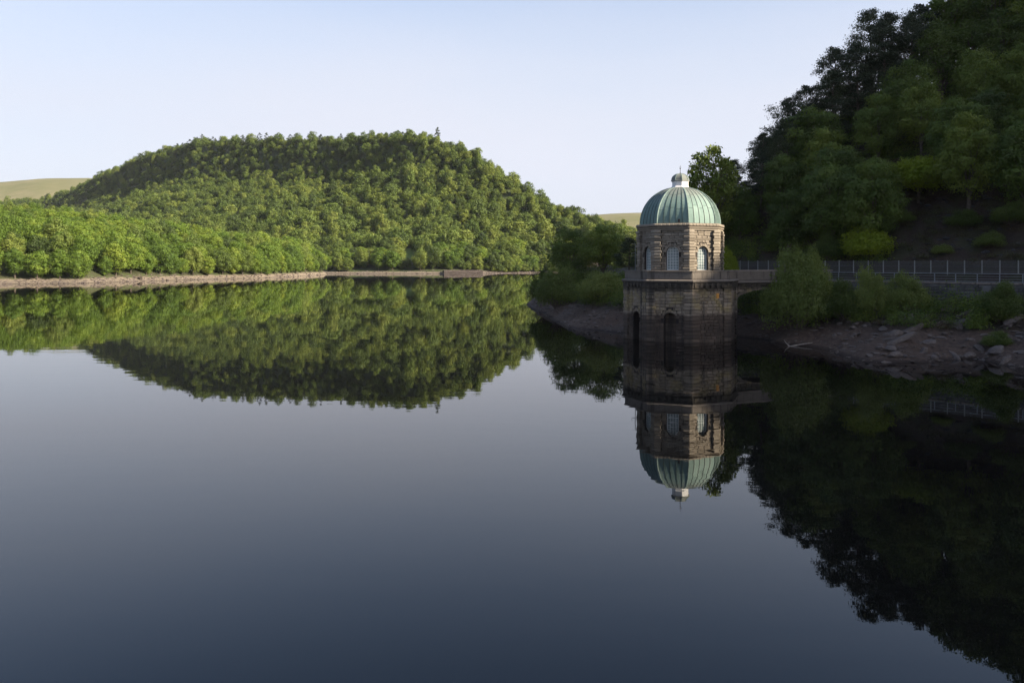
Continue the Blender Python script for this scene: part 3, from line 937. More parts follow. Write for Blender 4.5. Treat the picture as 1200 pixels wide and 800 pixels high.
# retaining wall
wl_o = empty('retaining_wall', (48, 103.4, 4.0))
tag(wl_o, 'dark stone retaining wall holding up the lakeside road on the right', 'wall')
wo_ = Vector(wl_o.location)
wp = resample(offset_line(wall_pts, 0.0), 0.5)
m = MB()
fr = offset_line([tuple(p) for p in wp], -0.30); bk = offset_line([tuple(p) for p in wp], 0.42)
def rel(p, z): return (p.x - wo_.x, p.y - wo_.y, z - wo_.z)
m.quadgrid([[rel(p, 2.5) for p in fr], [rel(p, 6.86) for p in fr], [rel(p, 6.86) for p in bk], [rel(p, 2.5) for p in bk]])
m.build('wall_core', M['mortar'], wl_o)
m = MB()
segs = [(Vector(a), Vector(b)) for a, b in zip([Vector(p) for p in offset_line(wall_pts, -0.30)][:-1], [Vector(p) for p in offset_line(wall_pts, -0.30)][1:])]
for a, b in segs:
    L = (b - a).length; t = (b - a) / L; nrm = Vector((t.y, -t.x))
    for c in range(11):
        z0 = 2.6 + c * 0.385
        x = -rnd.uniform(0, .5)
        while x < L:
            w = rnd.uniform(0.5, 1.1)
            x0, x1 = max(x, 0) + .012, min(x + w, L) - .012
            if x1 - x0 > .1:
                rough_block(m, lambda s, d, z: rel(a + t * s + nrm * d, z), x0, x1, z0, z0 + 0.36, 0.04, 0.07, rnd)
            x += w
    nb = int(L / 5.5)
    for i in range(nb):
        s = (i + 0.5) * L / nb
        mb_ = MB()
        p0, p1 = a + t * (s - .45), a + t * (s + .45)
        q0, q1 = p0 + nrm * 0.75, p1 + nrm * 0.75
        r0, r1 = p0 + nrm * 0.28, p1 + nrm * 0.28
        mb_.hexa([rel(p0, 2.4), rel(q0, 2.4), rel(q1, 2.4), rel(p1, 2.4), rel(p0, 6.75), rel(r0, 6.55), rel(r1, 6.55), rel(p1, 6.75)])
        mb_.build('buttress', M['stone_wall'], wl_o)
m.build('stone_courses', M['stone_wall'], wl_o, kind='stuff')
cpf, cpb = offset_line(wall_pts, -0.52), offset_line(wall_pts, 0.5)
for i in range(len(wall_pts) - 1):
    L = (cpf[i + 1] - cpf[i]).length; nn = max(1, int(L / 1.5))
    for j in range(nn):
        t0, t1 = j / nn, (j + 1) / nn - 0.015
        m = MB()
        A, B = cpf[i].lerp(cpf[i + 1], t0), cpf[i].lerp(cpf[i + 1], t1)
        C, D = cpb[i].lerp(cpb[i + 1], t1), cpb[i].lerp(cpb[i + 1], t0)
        zt = 7.04 + rnd.uniform(-.01, .01)
        m.hexa([rel(A, 6.87), rel(B, 6.87), rel(C, 6.87), rel(D, 6.87), rel(A, zt), rel(B, zt), rel(C, zt), rel(D, zt)])
        m.build('coping_stone', M['stone_trim'], wl_o)
# guard rail
gr = empty('guard_rail', (48, 103.4, 7.03))
tag(gr, 'pale grey metal guard rail along the top of the retaining wall', 'railing')
go = Vector(gr.location)
gpts = resample(offset_line(wall_pts, -0.05), 2.3)
for i, p in enumerate(gpts):
    m = MB(); x, y = p.x - go.x, p.y - go.y
    m.box(x - .045, x + .045, y - .045, y + .045, -0.02, 1.04)
    m.build('post', M['galv'], gr)
line = [(p.x - go.x, p.y - go.y) for p in gpts]
for z, r in ((1.03, 0.045), (0.72, 0.02), (0.42, 0.02), (0.14, 0.03)):
    m = MB(); m.tube([(x, y, z) for x, y in line], [r] * len(line), 6); m.build('rail', M['galv'], gr)
# upper fence
fe = empty('boundary_fence', (52, 108, 8.1))
tag(fe, 'long grey wire fence with pale posts above the lakeside road', 'fence')
fo = Vector(fe.location)
fpts = resample(offset_line([(25, 137), (30, 125), (37.5, 113.5), (41, 110), (57, 95), (70, 82)], 6.7), 1.95)
for i, p in enumerate(fpts):
    m = MB(); x, y = p.x - fo.x, p.y - fo.y
    m.box(x - .05, x + .05, y - .05, y + .05, -0.5, 1.5)
    m.build('post', M['fence_post'], fe)
for a, b in zip(fpts[:-1], fpts[1:]):
    m = MB()
    for k in range(1, 16):
        q = a.lerp(b, k / 16); x, y = q.x - fo.x, q.y - fo.y
        m.box(x - .02, x + .02, y - .02, y + .02, -0.3, 1.40)
    for z in (0.08, 0.75, 1.38):
        m.tube([(a.x - fo.x, a.y - fo.y, z), (b.x - fo.x, b.y - fo.y, z)], [.022, .022], 4)
    m.build('mesh_panel', M['fence_wire'], fe)

# ------------------------------------------------------------------ trees
def leaf_quads(C, N, size, rng, aspect=0.75):
    """C centres (n,3), N normals -> verts, faces"""
    n = len(C)
    r = rng.normal(size=(n, 3))
    t = np.cross(N, r); t /= np.linalg.norm(t, axis=1, keepdims=True) + 1e-9
    b = np.cross(N, t)
    s = (size * rng.uniform(0.6, 1.35, n))[:, None]
    # kite shaped leaf spray
    V = np.stack([C - t * s * 0.5, C + b * s * aspect * 0.42 + t * s * 0.05, C + t * s * 0.55 + N * s * 0.1, C - b * s * aspect * 0.42 + t * s * 0.05], 1).reshape(-1, 3)
    Fc = np.arange(n * 4).reshape(n, 4)
    return V, Fc

def leaf_mesh(name, V, Fc, tint, mat):
    me = bpy.data.meshes.new(name)
    me.vertices.add(len(V)); me.vertices.foreach_set('co', V.astype(np.float32).ravel())
    me.loops.add(len(Fc) * 4); me.loops.foreach_set('vertex_index', Fc.astype(np.int32).ravel())
    me.polygons.add(len(Fc)); me.polygons.foreach_set('loop_start', np.arange(0, len(Fc) * 4, 4, dtype=np.int32))
    me.update(calc_edges=True)
    a = me.attributes.new('tint', 'FLOAT', 'FACE'); a.data.foreach_set('value', tint.astype(np.float32))
    me.materials.append(mat)
    return me

def clump_leaves(centres, radii, per, size, rng, flat=1.0, jitter=0.55, shell=(0.72, 1.08), droop=0.0):
    Cs, Ns, Ts = [], [], []
    for c, r in zip(centres, radii):
        n = int(per * rng.uniform(0.75, 1.25))
        d = rng.normal(size=(n, 3)); d /= np.linalg.norm(d, axis=1, keepdims=True)
        d[:, 2] = np.where((d[:, 2] < -0.35) & (rng.random(n) < 0.6), -d[:, 2], d[:, 2])
        lump = 1 + 0.22 * np.sin(d[:, 0] * 5 + c[0] * 3) * np.sin(d[:, 1] * 5 + c[1] * 2) + 0.12 * np.sin(d[:, 2] * 9 + c[2])
        rr = r * rng.uniform(shell[0], shell[1], n) * lump
        p = c + d * rr[:, None] * np.array([1, 1, flat])
        if droop: p[:, 2] -= droop * r * (d[:, 0] ** 2 + d[:, 1] ** 2) * rng.random(n)
        nn = d + rng.normal(size=(n, 3)) * jitter
        nn /= np.linalg.norm(nn, axis=1, keepdims=True)
        Cs.append(p); Ns.append(nn)
        Ts.append(np.clip(rng.uniform(0, 1) * 0.65 + rng.random(n) * 0.35, 0, 1))
    return np.concatenate(Cs), np.concatenate(Ns), np.concatenate(Ts)

def limbs_mesh(name, H, r0, targets, lean, fork, rng, n_side=7, extra=0):
    m = MB()
    top = Vector((lean[0], lean[1], H * 0.8))
    tp = [Vector((0, 0, -0.5)), Vector((0, 0, 0.15)), Vector((lean[0] * .15, lean[1] * .15, H * 0.25)), Vector((lean[0] * .45, lean[1] * .45, H * .5)), top]
    m.tube(tp, [r0 * 1.5, r0 * 1.1, r0 * .85, r0 * .6, r0 * .15], n_side)
    for c in targets:
        c = Vector(c)
        zf = min(max(fork + rng.uniform(-.1, .15), .12), 0.7) * H
        f = zf / (H * .8)
        st = Vector((lean[0] * f * f, lean[1] * f * f, min(zf, c.z * 0.8)))
        mid = st.lerp(c, 0.5) + Vector((0, 0, 0.06 * H))
        m.tube([st, mid, c], [r0 * .42, r0 * .26, r0 * .06], 5, cap=False)
    return m.mesh(name, M['bark'], True)

def make_broadleaf(seed, H, W, nclump, per, leaf, mat, base=0.22, cr=(0.15, 0.23), jitter=0.55, open_=0.0, nl=10, tr=None):
    rng = np.random.default_rng(seed)
    zc = H * (base + 1) / 2; sz = H * (1 - base) / 2
    cent, rad = [], []
    gold = math.pi * (3 - math.sqrt(5))
    for i in range(nclump):
        zf = 1 - 2 * (i + 0.5) / nclump
        rr = math.sqrt(max(0, 1 - zf * zf)); th = gold * i + rng.uniform(-.35, .35)
        q = rng.uniform(0.62, 0.86) if rng.random() > 0.2 else rng.uniform(0.25, 0.55)
        q *= 1 + rng.uniform(-1, 1) * 0.10
        wx = W / 2 * (1.0 if zf < 0.2 else 1.0 - 0.15 * zf)
        cent.append((rr * math.cos(th) * wx * q, rr * math.sin(th) * wx * q, zc + zf * sz * q * (0.95 if zf > 0 else 0.9)))
        rad.append(W * rng.uniform(*cr))
    cent = np.array(cent); rad = np.array(rad)
    C, N, T = clump_leaves(cent, rad, per, leaf, rng, 0.8, jitter, shell=(0.6 - 0.3 * open_, 1.1))
    V, Fc = leaf_quads(C, N, leaf, rng)
    me = leaf_mesh('crown', V, Fc, T, mat)
    pick = cent[rng.permutation(nclump)[:nl]]
    tk = limbs_mesh('trunk', H, tr or H * 0.02, pick.tolist(), (rng.uniform(-.04, .04) * H, rng.uniform(-.04, .04) * H), base, rng)
    return tk, me

def make_pine(seed, H, W, mat, base=0.33, per=300, leaf=0.36, nl=34):
    rng = np.random.default_rng(seed)
    cent, rad, tg = [], [], []
    lean = (rng.uniform(-.05, .05) * H, rng.uniform(-.05, .05) * H)
    for i in range(nl):
        f = (i + rng.uniform(0, .8)) / nl
        z = H * (base + (1 - base) * f)
        rmax = W / 2 * (0.45 + 0.75 * math.sin(math.pi * min(1, 0.25 + 0.75 * f)) ** 0.8) * (1.0 if f < .85 else .5)
        th = i * 2.4 + rng.uniform(-.5, .5); q = rng.uniform(.35, .85)
        k = min(1, z / (H * .8))
        cent.append((lean[0] * k * k + rmax * q * math.cos(th), lean[1] * k * k + rmax * q * math.sin(th), z))
        rad.append(W * rng.uniform(.16, .27) * (1 if f < .85 else .7)); tg.append(cent[-1])
    C, N, T = clump_leaves(np.array(cent), np.array(rad), per, leaf, rng, 0.55, 0.8, (0.3, 1.15))
    V, Fc = leaf_quads(C, N, leaf, rng, 0.5)
    me = leaf_mesh('crown', V, Fc, T, mat)
    m = MB()
    r0 = H * .016
    m.tube([(0, 0, -.5), (0, 0, .2), (lean[0] * .3, lean[1] * .3, H * .5), (lean[0], lean[1], H * .95)], [r0 * 1.4, r0 * 1.1, r0 * .8, r0 * .15], 7)
    for c in tg:
        z = c[2] - 0.04 * H; k = min(1, z / (H * .8))
        m.tube([(lean[0] * k * k, lean[1] * k * k, z), c], [r0 * .35, r0 * .06], 5, cap=False)
    return m.mesh('trunk', M['bark'], True), me

def make_shrub(seed, H, W, mat, nclump=16, per=520, leaf=0.26, droop=0.3):
    rng = np.random.default_rng(seed)
    cent, rad = [], []
    for i in range(nclump):
        th = i * 2.4 + rng.uniform(-.3, .3); f = (i + .5) / nclump
        rr = math.sqrt(f) * W / 2 * .72
        zt = H * (0.90 - 0.45 * f ** 1.6) * rng.uniform(.62, 1.08)
        cent.append((rr * math.cos(th), rr * math.sin(th), zt - W * .10)); rad.append(W * rng.uniform(.09, .19))
        if f > .25:
            cent.append((rr * 1.05 * math.cos(th + .3), rr * 1.05 * math.sin(th + .3), H * rng.uniform(.2, .38))); rad.append(W * rng.uniform(.14, .20))
    cent = np.array(cent); rad = np.array(rad)
    C, N, T = clump_leaves(cent, rad, per, leaf, rng, 1.0, 0.65, (0.6, 1.15), droop)
    C[:, 2] = np.maximum(C[:, 2], rng.uniform(0.05, 0.5, len(C)))
    V, Fc = leaf_quads(C, N, leaf, rng, 0.6)
    me = leaf_mesh('crown', V, Fc, T, mat)
    m = MB()
    for i in range(0, len(cent), 2):
        c = Vector(cent[i]); b = Vector((c.x * .12, c.y * .12, -.35))
        m.tube([b, b.lerp(c, .5) + Vector((c.x * .1, c.y * .1, .1)), c], [.11, .07, .02], 5, cap=False)
    return m.mesh('stems', M['bark'], True), me

def plant(name, proto, loc, scale, rot, trunk_name='trunk', sxy=None):
    e = empty(name, loc, rot)
    e.scale = (sxy or scale, sxy or scale, scale)
    obj(trunk_name, proto[0], e)
    obj('crown', proto[1], e)
    return e

BL_H, BL_W = 13.0, 10.0
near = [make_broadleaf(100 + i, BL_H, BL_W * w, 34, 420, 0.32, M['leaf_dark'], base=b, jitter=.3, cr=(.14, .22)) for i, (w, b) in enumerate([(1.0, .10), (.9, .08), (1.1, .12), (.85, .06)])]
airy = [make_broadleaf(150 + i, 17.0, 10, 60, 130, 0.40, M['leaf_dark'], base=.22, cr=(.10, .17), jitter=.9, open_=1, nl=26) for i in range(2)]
mids = [make_broadleaf(200 + i, BL_H, BL_W * w, 34, 300, 0.46, M['leaf_sun'], base=b, jitter=.35, cr=(.15, .25)) for i, (w, b) in enumerate([(1, .02), (.9, .01), (1.1, .03), (.85, .01)])]
midd = [make_broadleaf(220 + i, BL_H, BL_W * w, 34, 240, 0.52, M['leaf_far'], base=b, jitter=.35, cr=(.15, .25)) for i, (w, b) in enumerate([(1, .02), (.9, .02), (1.1, .03)])]
fars = [make_broadleaf(300 + i, BL_H, BL_W * w, 20, 120, 0.78, M['leaf_far'], base=.03, cr=(.18, .28), nl=3, jitter=.3) for i, w in enumerate([1, .9, 1.1, 1.0])]
pines = [make_pine(400 + i, 16.0, w, M['needle']) for i, w in enumerate([8.0, 7.0, 8.5])]
farpine = make_pine(440, 15.0, 6.5, M['needle'], base=.2, per=40, leaf=.9, nl=18)
yellow = make_broadleaf(500, 8.0, 8.0, 26, 380, 0.30, M['leaf_yellow'], base=.22)
yshrub = make_shrub(501, 4.5, 6.0, M['leaf_yellow'])
shrubs = [make_shrub(510 + i, 7.0, 8.0, M['leaf_willow'], 30, 420, 0.24) for i in range(3)]
gshrub = [make_shrub(520 + i, 7.0, 7.0, M['leaf_willow' if i else 'leaf_mixed'], 26, 420, 0.24) for i in range(2)]

ONES = ['', 'first', 'second', 'third', 'fourth', 'fifth', 'sixth', 'seventh', 'eighth', 'ninth', 'tenth', 'eleventh', 'twelfth', 'thirteenth',
        'fourteenth', 'fifteenth', 'sixteenth', 'seventeenth', 'eighteenth', 'nineteenth']
TENS = ['', '', 'twent', 'thirt', 'fort', 'fift', 'sixt', 'sevent', 'eight', 'ninet']
def ordinal(n):
    if n < 20: return ONES[n]
    if n >= 100: return 'hundredth' if n == 100 else 'hundred-and-' + ordinal(n - 100)
    return TENS[n // 10] + ('ieth' if n % 10 == 0 else 'y-' + ONES[n % 10])
def proj(p): return PX0 + F * p[0] / p[1]

# --- left bank
GL = 'broadleaf trees of the left bank wood'
left_rows = {}
rg = np.random.default_rng(5)
prev = None
for row in range(5):
    u = -0.615
    lst = []
    while u < -0.215:
        Ys, dep, H = (float(v) for v in left_params(np.array(u)))
        d = (8.0 + rg.uniform(-1.2, 1.2)) if row == 0 else 9 + row * 11 + rg.uniform(-2.5, 2.5)
        if d < dep + 12:
            Y = Ys + d; X = u * Y
            z = float(left_h(np.array(X), np.array(Y)))
            if z > 1.0: lst.append((X, Y, z))
        # step along the shore by about 9 m
        Ys2 = float(left_params(np.array(u + 0.01))[0])
        ds_ = math.hypot((u + .01) * Ys2 - u * Ys, Ys2 - Ys) / 0.01
        u += rg.uniform(7.0, 10.5) / ds_
    left_rows[row] = lst
LT = []
for row, lst in left_rows.items():
    lst.sort(key=lambda p: proj(p))
    vis = 0
    for (X, Y, z) in lst:
        s = (0.80 + 0.62 * rg.random() ** 1.3) * (0.9 if row == 0 else 1.0)
        s *= float(np.interp(X / Y, [-0.6, -0.3, -0.22], [1.05, 1.0, 0.85]))
        pr_ = mids[rg.integers(4)] if rg.random() < .8 else midd[rg.integers(3)]
        t = plant('broadleaf_tree', pr_, (X, Y, z - 0.1), s, rg.uniform(0, 6.28), sxy=s * rg.uniform(.9, 1.12))
        vis += 1; ordn = vis
        rwn = ['at the beach edge', 'in the second row', 'in the third row', 'in the fourth row', 'in the fifth row'][row]
        lab = f'{ordinal(ordn)} tree from the left {rwn} of the sunlit left bank wood'
        tag(t, lab, 'tree', GL)

# --- far shore individuals
GF = 'broadleaf trees lining the far shore'
for row in range(4):
    X = -175.0; lst = []
    while X < 60:
        u = X / 660.0
        Ys, Yr, H = (float(v) for v in far_params(np.array(u)))
        Y = Ys + 10 + row * 12 + rg.uniform(-3, 3); Xj = X + rg.uniform(-2, 2)
        uj = Xj / Y
        if not (row > 0 and -0.128 < uj < -0.111) and not (row == 0 and (-0.19 < uj < -0.165 or -0.065 < uj < -0.045)):
            lst.append((Xj, Y, float(far_h(np.array(Xj), np.array(Y)))))
        X += rg.uniform(8, 13)
    for i, (X, Y, z) in enumerate(sorted(lst, key=proj)):
        s = rg.uniform(.75, 1.3) * (.6 if -0.128 < X / Y < -0.111 else 1)
        t = plant('broadleaf_tree', (midd + mids[:1])[rg.integers(4)], (X, Y, z - .1), s, rg.uniform(0, 6.28), sxy=s * rg.uniform(.9, 1.15))
        rw = ['standing at the water', 'in the second row', 'in the third row', 'in the fourth row'][row]
        tag(t, f'{ordinal(i + 1)} broadleaf tree from the left {rw} on the far shore', 'tree', GF)

# --- right hillside
rr_ = np.random.default_rng(12)
cand = rr_.uniform([26, 96], [100, 176], size=(6000, 2))
dW_, _ = polyline_dist(cand, WALL); dR_, zR_ = polyline_dist(cand, RIDGE)
dS_, _ = polyline_dist(cand, SHORE)
hz_ = right_h(cand[:, 0], cand[:, 1])
chosen = []
spec = []
for i, (x, y) in enumerate(cand):
    u = x / y
    if u > 0.70 or u < 0.20: continue
    db = dW_[i] - ROAD_W
    if db < 3.0 or dR_[i] > 5: continue
    px, py = PX0 + F * u, PY0 - F * (hz_[i] - CAM_H) / y
    if px < 868 and (px < 815 or db > 10): continue
    if px > 1045 and db < (15 if px < 1115 else 9): continue           # open scree above the road
    if 1030 < px < 1118 and py > 212: continue     # keeps the bright tree in view
    ridge = -dR_[i] < 10
    mind = 3.7 if ridge else 5.6
    if any((x - c[0]) ** 2 + (y - c[1]) ** 2 < mind ** 2 for c in chosen): continue
    chosen.append((x, y, hz_[i])); spec.append((ridge, db, px))
HT = []
for (x, y, z), (ridge, db, px) in zip(chosen, spec):
    if ridge and px < 1095:
        s = rr_.uniform(.88, 1.06) * float(np.interp(px, [870, 900, 950, 1010], [.58, .72, .88, 1.0]))
        HT.append((px, plant('pine_tree', pines[rr_.integers(3)], (x, y, z - .1), s, rr_.uniform(0, 6.28)), 'pine', ridge))
    elif ridge:
        s = rr_.uniform(.8, 1.05)
        HT.append((px, plant('broadleaf_tree', airy[rr_.integers(2)], (x, y, z - .1), s, rr_.uniform(0, 6.28)), 'airy', ridge))
    else:
        s = rr_.uniform(.75, 1.05)
        HT.append((px, plant('broadleaf_tree', near[rr_.integers(4)], (x, y, z - .1), s, rr_.uniform(0, 6.28), sxy=s * rr_.uniform(.9, 1.1)), 'bl', ridge))
HT.sort(key=lambda q: q[0])
cnt = {}
for px, t, sp_, ridge in HT:
    inside = px < 1240
    cnt[sp_] = cnt.get(sp_, 0) + 1
    base_l = {'pine': 'dark pine from the tower along the crest of the right hill', 'airy': 'open-crowned tree from the pines on the right hill crest',
              'bl': 'shaded broadleaf tree from the tower on the steep right hillside'}[sp_]
    tag(t, f'{ordinal(cnt[sp_])} {base_l}', 'tree', {'pine': 'pines on the right hill crest', 'airy': 'open trees on the right hill crest', 'bl': 'broadleaf trees on the right hillside'}[sp_])

def place(proto, name, px, py_top, Y, wpx, label, cat, zb=None, trunk='trunk', H0=None, W0=None, rot=0.0, group=None):
    x = U(px) * Y
    z0 = rz(x, Y) if zb is None else zb
    ztop = CAM_H + E(py_top) * Y
    sz = (ztop - z0) / H0; sxy = wpx / F * Y / W0
    t = plant(name, proto, (x, Y, z0 - .1), sz, rot, trunk, sxy=sxy)
    return tag(t, label, cat, group)
place(airy[0], 'broadleaf_tree', 832, 164, 138, 78, 'tall open-crowned tree standing alone just right of the green dome', 'tree', H0=17, W0=10)
place(near[0], 'broadleaf_tree', 668, 264, 166, 58, 'dark round tree above the willow bushes left of the tower', 'tree', H0=13, W0=10)
place(near[2], 'broadleaf_tree', 707, 262, 160, 62, 'dark broad tree between the tower and the round lakeside tree', 'tree', H0=13, W0=10, rot=2)
place(pines[1], 'conifer_tree', 737, 279, 146, 26, 'small dark conifer close against the left side of the tower', 'tree', H0=16, W0=6)
place(gshrub[0], 'lakeside_bush', 638, 312, 168, 36, 'dark green bush at the outermost tip of the bank left of tower', 'bush', H0=7, W0=7, trunk='stems')
place(shrubs[0], 'willow_bush', 655, 305, 150, 60, 'rounded dull green willow bush on the bank, farther from the tower', 'bush', H0=7, W0=8, trunk='stems')
place(shrubs[1], 'willow_bush', 707, 314, 134, 66, 'rounded dull green willow bush touching the tower\'s left side', 'bush', H0=7, W0=8, trunk='stems', rot=1)
place(shrubs[2], 'willow_bush', 932, 287, 101, 84, 'largest light green bush on the bank, hiding the bridge end', 'bush', H0=7, W0=8, trunk='stems', rot=.5)
place(gshrub[1], 'lakeside_bush', 955, 283, 106, 46, 'darker upright bush rising behind the largest bush by the bridge', 'bush', H0=7, W0=7, trunk='stems')
place(gshrub[0], 'lakeside_bush', 990, 322, 99, 46, 'low dark bush between the two big light green bushes', 'bush', H0=7, W0=7, trunk='stems', rot=2)
place(shrubs[0], 'willow_bush', 1020, 306, 98, 48, 'light green bush with a raised tip in front of the guard rail', 'bush', H0=7, W0=8, trunk='stems', rot=3)
place(gshrub[1], 'lakeside_bush', 1062, 314, 97, 54, 'yellowish dark bush at the foot of the retaining wall', 'bush', H0=7, W0=7, trunk='stems', rot=1)
place(gshrub[0], 'lakeside_bush', 1170, 324, 90, 50, 'green bush overlapping the guard rail near the right edge', 'bush', H0=7, W0=7, trunk='stems', rot=4)
place(gshrub[0], 'lakeside_bush', 1168, 385, 84, 36, 'small dull green bush low among the right shore rocks', 'bush', H0=7, W0=7, trunk='stems', rot=5)
place(yshrub, 'hillside_bush', 853, 289, 128, 24, 'small yellow green bush beside the tower above the bridge', 'bush', H0=4.5, W0=6, trunk='stems', rot=1)
def hill_hit(px, py):
    Y = np.arange(90, 200, .25); X = U(px) * Y
    ray = CAM_H + E(py) * Y
    g = right_h(X, Y)
    i = int(np.argmax(g > ray)); return float(Y[i])
Yh = hill_hit(1076, 236)
place(yellow, 'broadleaf_tree', 1076, 184, Yh, 70, 'bright yellow green tree on the shaded right hillside', 'tree', H0=8, W0=8)
for (bx, by, bt, bw, which, lab) in [
        (1128, 268, 243, 44, 0, 'dark bush on the scree below the right of the bright hillside tree'),
        (1160, 290, 268, 36, 1, 'low dull bush on the scree just above the fence near the right edge'),
        (1186, 262, 232, 50, 0, 'dark bush high on the scree at the right edge'),
        (1104, 298, 284, 26, 1, 'tiny dull bush behind the fence between the scree patches'),
        (1058, 262, 244, 30, 1, 'small dull bush on the scree under the bright hillside tree'),
        (975, 303, 270, 44, 0, 'dark bush behind the fence above the low dark lakeside bush')]:
    place(gshrub[which], 'hillside_bush', bx, bt, hill_hit(bx, by), bw, lab, 'bush', H0=7, W0=7, trunk='stems', rot=bx)
Yh = hill_hit(1018, 301)
place(yshrub, 'hillside_bush', 1018, 262, Yh, 64, 'wide yellow green bush just above the boundary fence', 'bush', H0=4.5, W0=6, trunk='stems')

# ------------------------------------------------------------------ woods and undergrowth too many to count
proto_col = bpy.data.collections.new('wood_prototypes')
def protos(meshes, nm):
    c = bpy.data.collections.new(nm)
    for i, me in enumerate(meshes):
        o = bpy.data.objects.new(f'{nm}_{i}', me); c.objects.link(o)
    return c
def scatter(name, pts, scl, col, nproto, idx, label, cat):
    me = bpy.data.meshes.new(name)
    me.from_pydata([tuple(map(float, p)) for p in pts], [], [])
    a = me.attributes.new('scl', 'FLOAT_VECTOR', 'POINT'); a.data.foreach_set('vector', np.asarray(scl, np.float32).ravel())
    a = me.attributes.new('rotz', 'FLOAT', 'POINT'); a.data.foreach_set('value', RNG.uniform(0, 6.28, len(pts)).astype(np.float32))
    a = me.attributes.new('pick', 'INT', 'POINT'); a.data.foreach_set('value', np.asarray(idx, np.int32))
    o = obj(name, me)
    ng = bpy.data.node_groups.new(name + '_scatter', 'GeometryNodeTree')
    ng.interface.new_socket('Geometry', in_out='INPUT', socket_type='NodeSocketGeometry')
    ng.interface.new_socket('Geometry', in_out='OUTPUT', socket_type='NodeSocketGeometry')
    N, L = ng.nodes, ng.links
    gi, go_ = N.new('NodeGroupInput'), N.new('NodeGroupOutput')
    ci = N.new('GeometryNodeCollectionInfo'); ci.inputs['Collection'].default_value = col
    ci.inputs['Separate Children'].default_value = True; ci.inputs['Reset Children'].default_value = True
    ip = N.new('GeometryNodeInstanceOnPoints')
    ip.inputs['Pick Instance'].default_value = True
    def named(t, nm):
        x = N.new('GeometryNodeInputNamedAttribute'); x.data_type = t; x.inputs['Name'].default_value = nm
        return [s for s in x.outputs if s.enabled and s.name == 'Attribute'][0]
    L.new(gi.outputs[0], ip.inputs['Points'])
    L.new(ci.outputs[0], ip.inputs['Instance'])
    L.new(named('INT', 'pick'), ip.inputs['Instance Index'])
    L.new(named('FLOAT_VECTOR', 'scl'), ip.inputs['Scale'])
    cx = N.new('ShaderNodeCombineXYZ'); L.new(named('FLOAT', 'rotz'), cx.inputs['Z'])
    er = N.new('FunctionNodeEulerToRotation'); L.new(cx.outputs[0], er.inputs[0])
    L.new(er.outputs[0], ip.inputs['Rotation'])
    L.new(ip.outputs[0], go_.inputs[0])
    md = o.modifiers.new('scatter', 'NODES'); md.node_group = ng
    return tag(o, label, cat, kind='stuff')

fdark = make_broadleaf(310, BL_H, BL_W, 20, 120, 0.78, M['leaf_dark'], base=.03, cr=(.18, .28), nl=3, jitter=.3)
far_col = protos([p[1] for p in fars] + [farpine[1], fdark[1]], 'far_tree')
# far hill wood: jittered rows by area
pts, scl, idx = [], [], []
rg = np.random.default_rng(9)
uu = rg.uniform(-0.75, 0.36, 110000); t_ = rg.uniform(0.0, 1.22, 110000)
X, Y, Z = far_h_ut(uu, t_)
Ys, Yr, H = far_params(uu)
area = Y * (Yr - Ys); keep = rg.random(110000) < area / area.max()
cell = {}
SP = 4.0
for x, y, z, u, t, k, ys0 in zip(X, Y, Z, uu, t_, keep, Ys):
    if not k: continue
    if y - ys0 < 52 and -178 < x < 62: continue
    if y - ys0 < 8: continue
    if -0.127 < u < -0.112 and t < 0.25: continue
    if u < -0.30 and y < 650: continue
    s = (0.5 + 0.95 * rg.random() ** 1.7) * (0.8 if t > .8 else 1)
    if 0.62 < t < 0.97 and u < -0.2: s *= 0.8
    r_ = 5.0 * s
    kx, ky = int(x // SP), int(y // SP)
    ok = True
    for i in range(kx - 3, kx + 4):
        for j in range(ky - 3, ky + 4):
            c = cell.get((i, j))
            if c and (c[0] - x) ** 2 + (c[1] - y) ** 2 < ((c[2] + r_) * 0.60) ** 2: ok = False; break
        if not ok: break
    if not ok: continue
    cell[(kx, ky)] = (x, y, r_)
    pine = t > 0.95 and -0.4 < u < -0.06 and rg.random() < .3
    i_ = 4 if pine else (5 if rg.random() < (.55 if (.78 < t < .99 and u < -.1) else .10) else int(rg.integers(4)))  # darker leaves favoured on the steep upper-left band, its shade put into colour
    w_ = s * rg.uniform(.8, 1.3)
    pts.append((x, y, z - .2)); scl.append((w_, w_ * rg.uniform(.9, 1.1), s * rg.uniform(.65, 1.35))); idx.append(i_)
NU = 9000
uu = rg.uniform(-0.7, 0.3, NU); t_ = rg.uniform(0.02, 1.1, NU)
X, Y, Z = far_h_ut(uu, t_)
for x, y, z, u, t in zip(X, Y, Z, uu, t_):
    if -0.127 < u < -0.112 and t < 0.25: continue
    if u < -0.30 and y < 650: continue
    if t < .04: continue
    q = rg.uniform(.28, .6)
    pts.append((x, y, z - .2)); scl.append((q * rg.uniform(.9, 1.4), q * rg.uniform(.9, 1.4), q * rg.uniform(.9, 1.5))); idx.append(int(rg.choice([0, 1, 2, 3, 5])))
print('far wood trees', len(pts))
scatter('distant_woodland', pts, scl, far_col, 5, idx, 'dense green woodland covering the flat-topped hill across the lake', 'woodland')
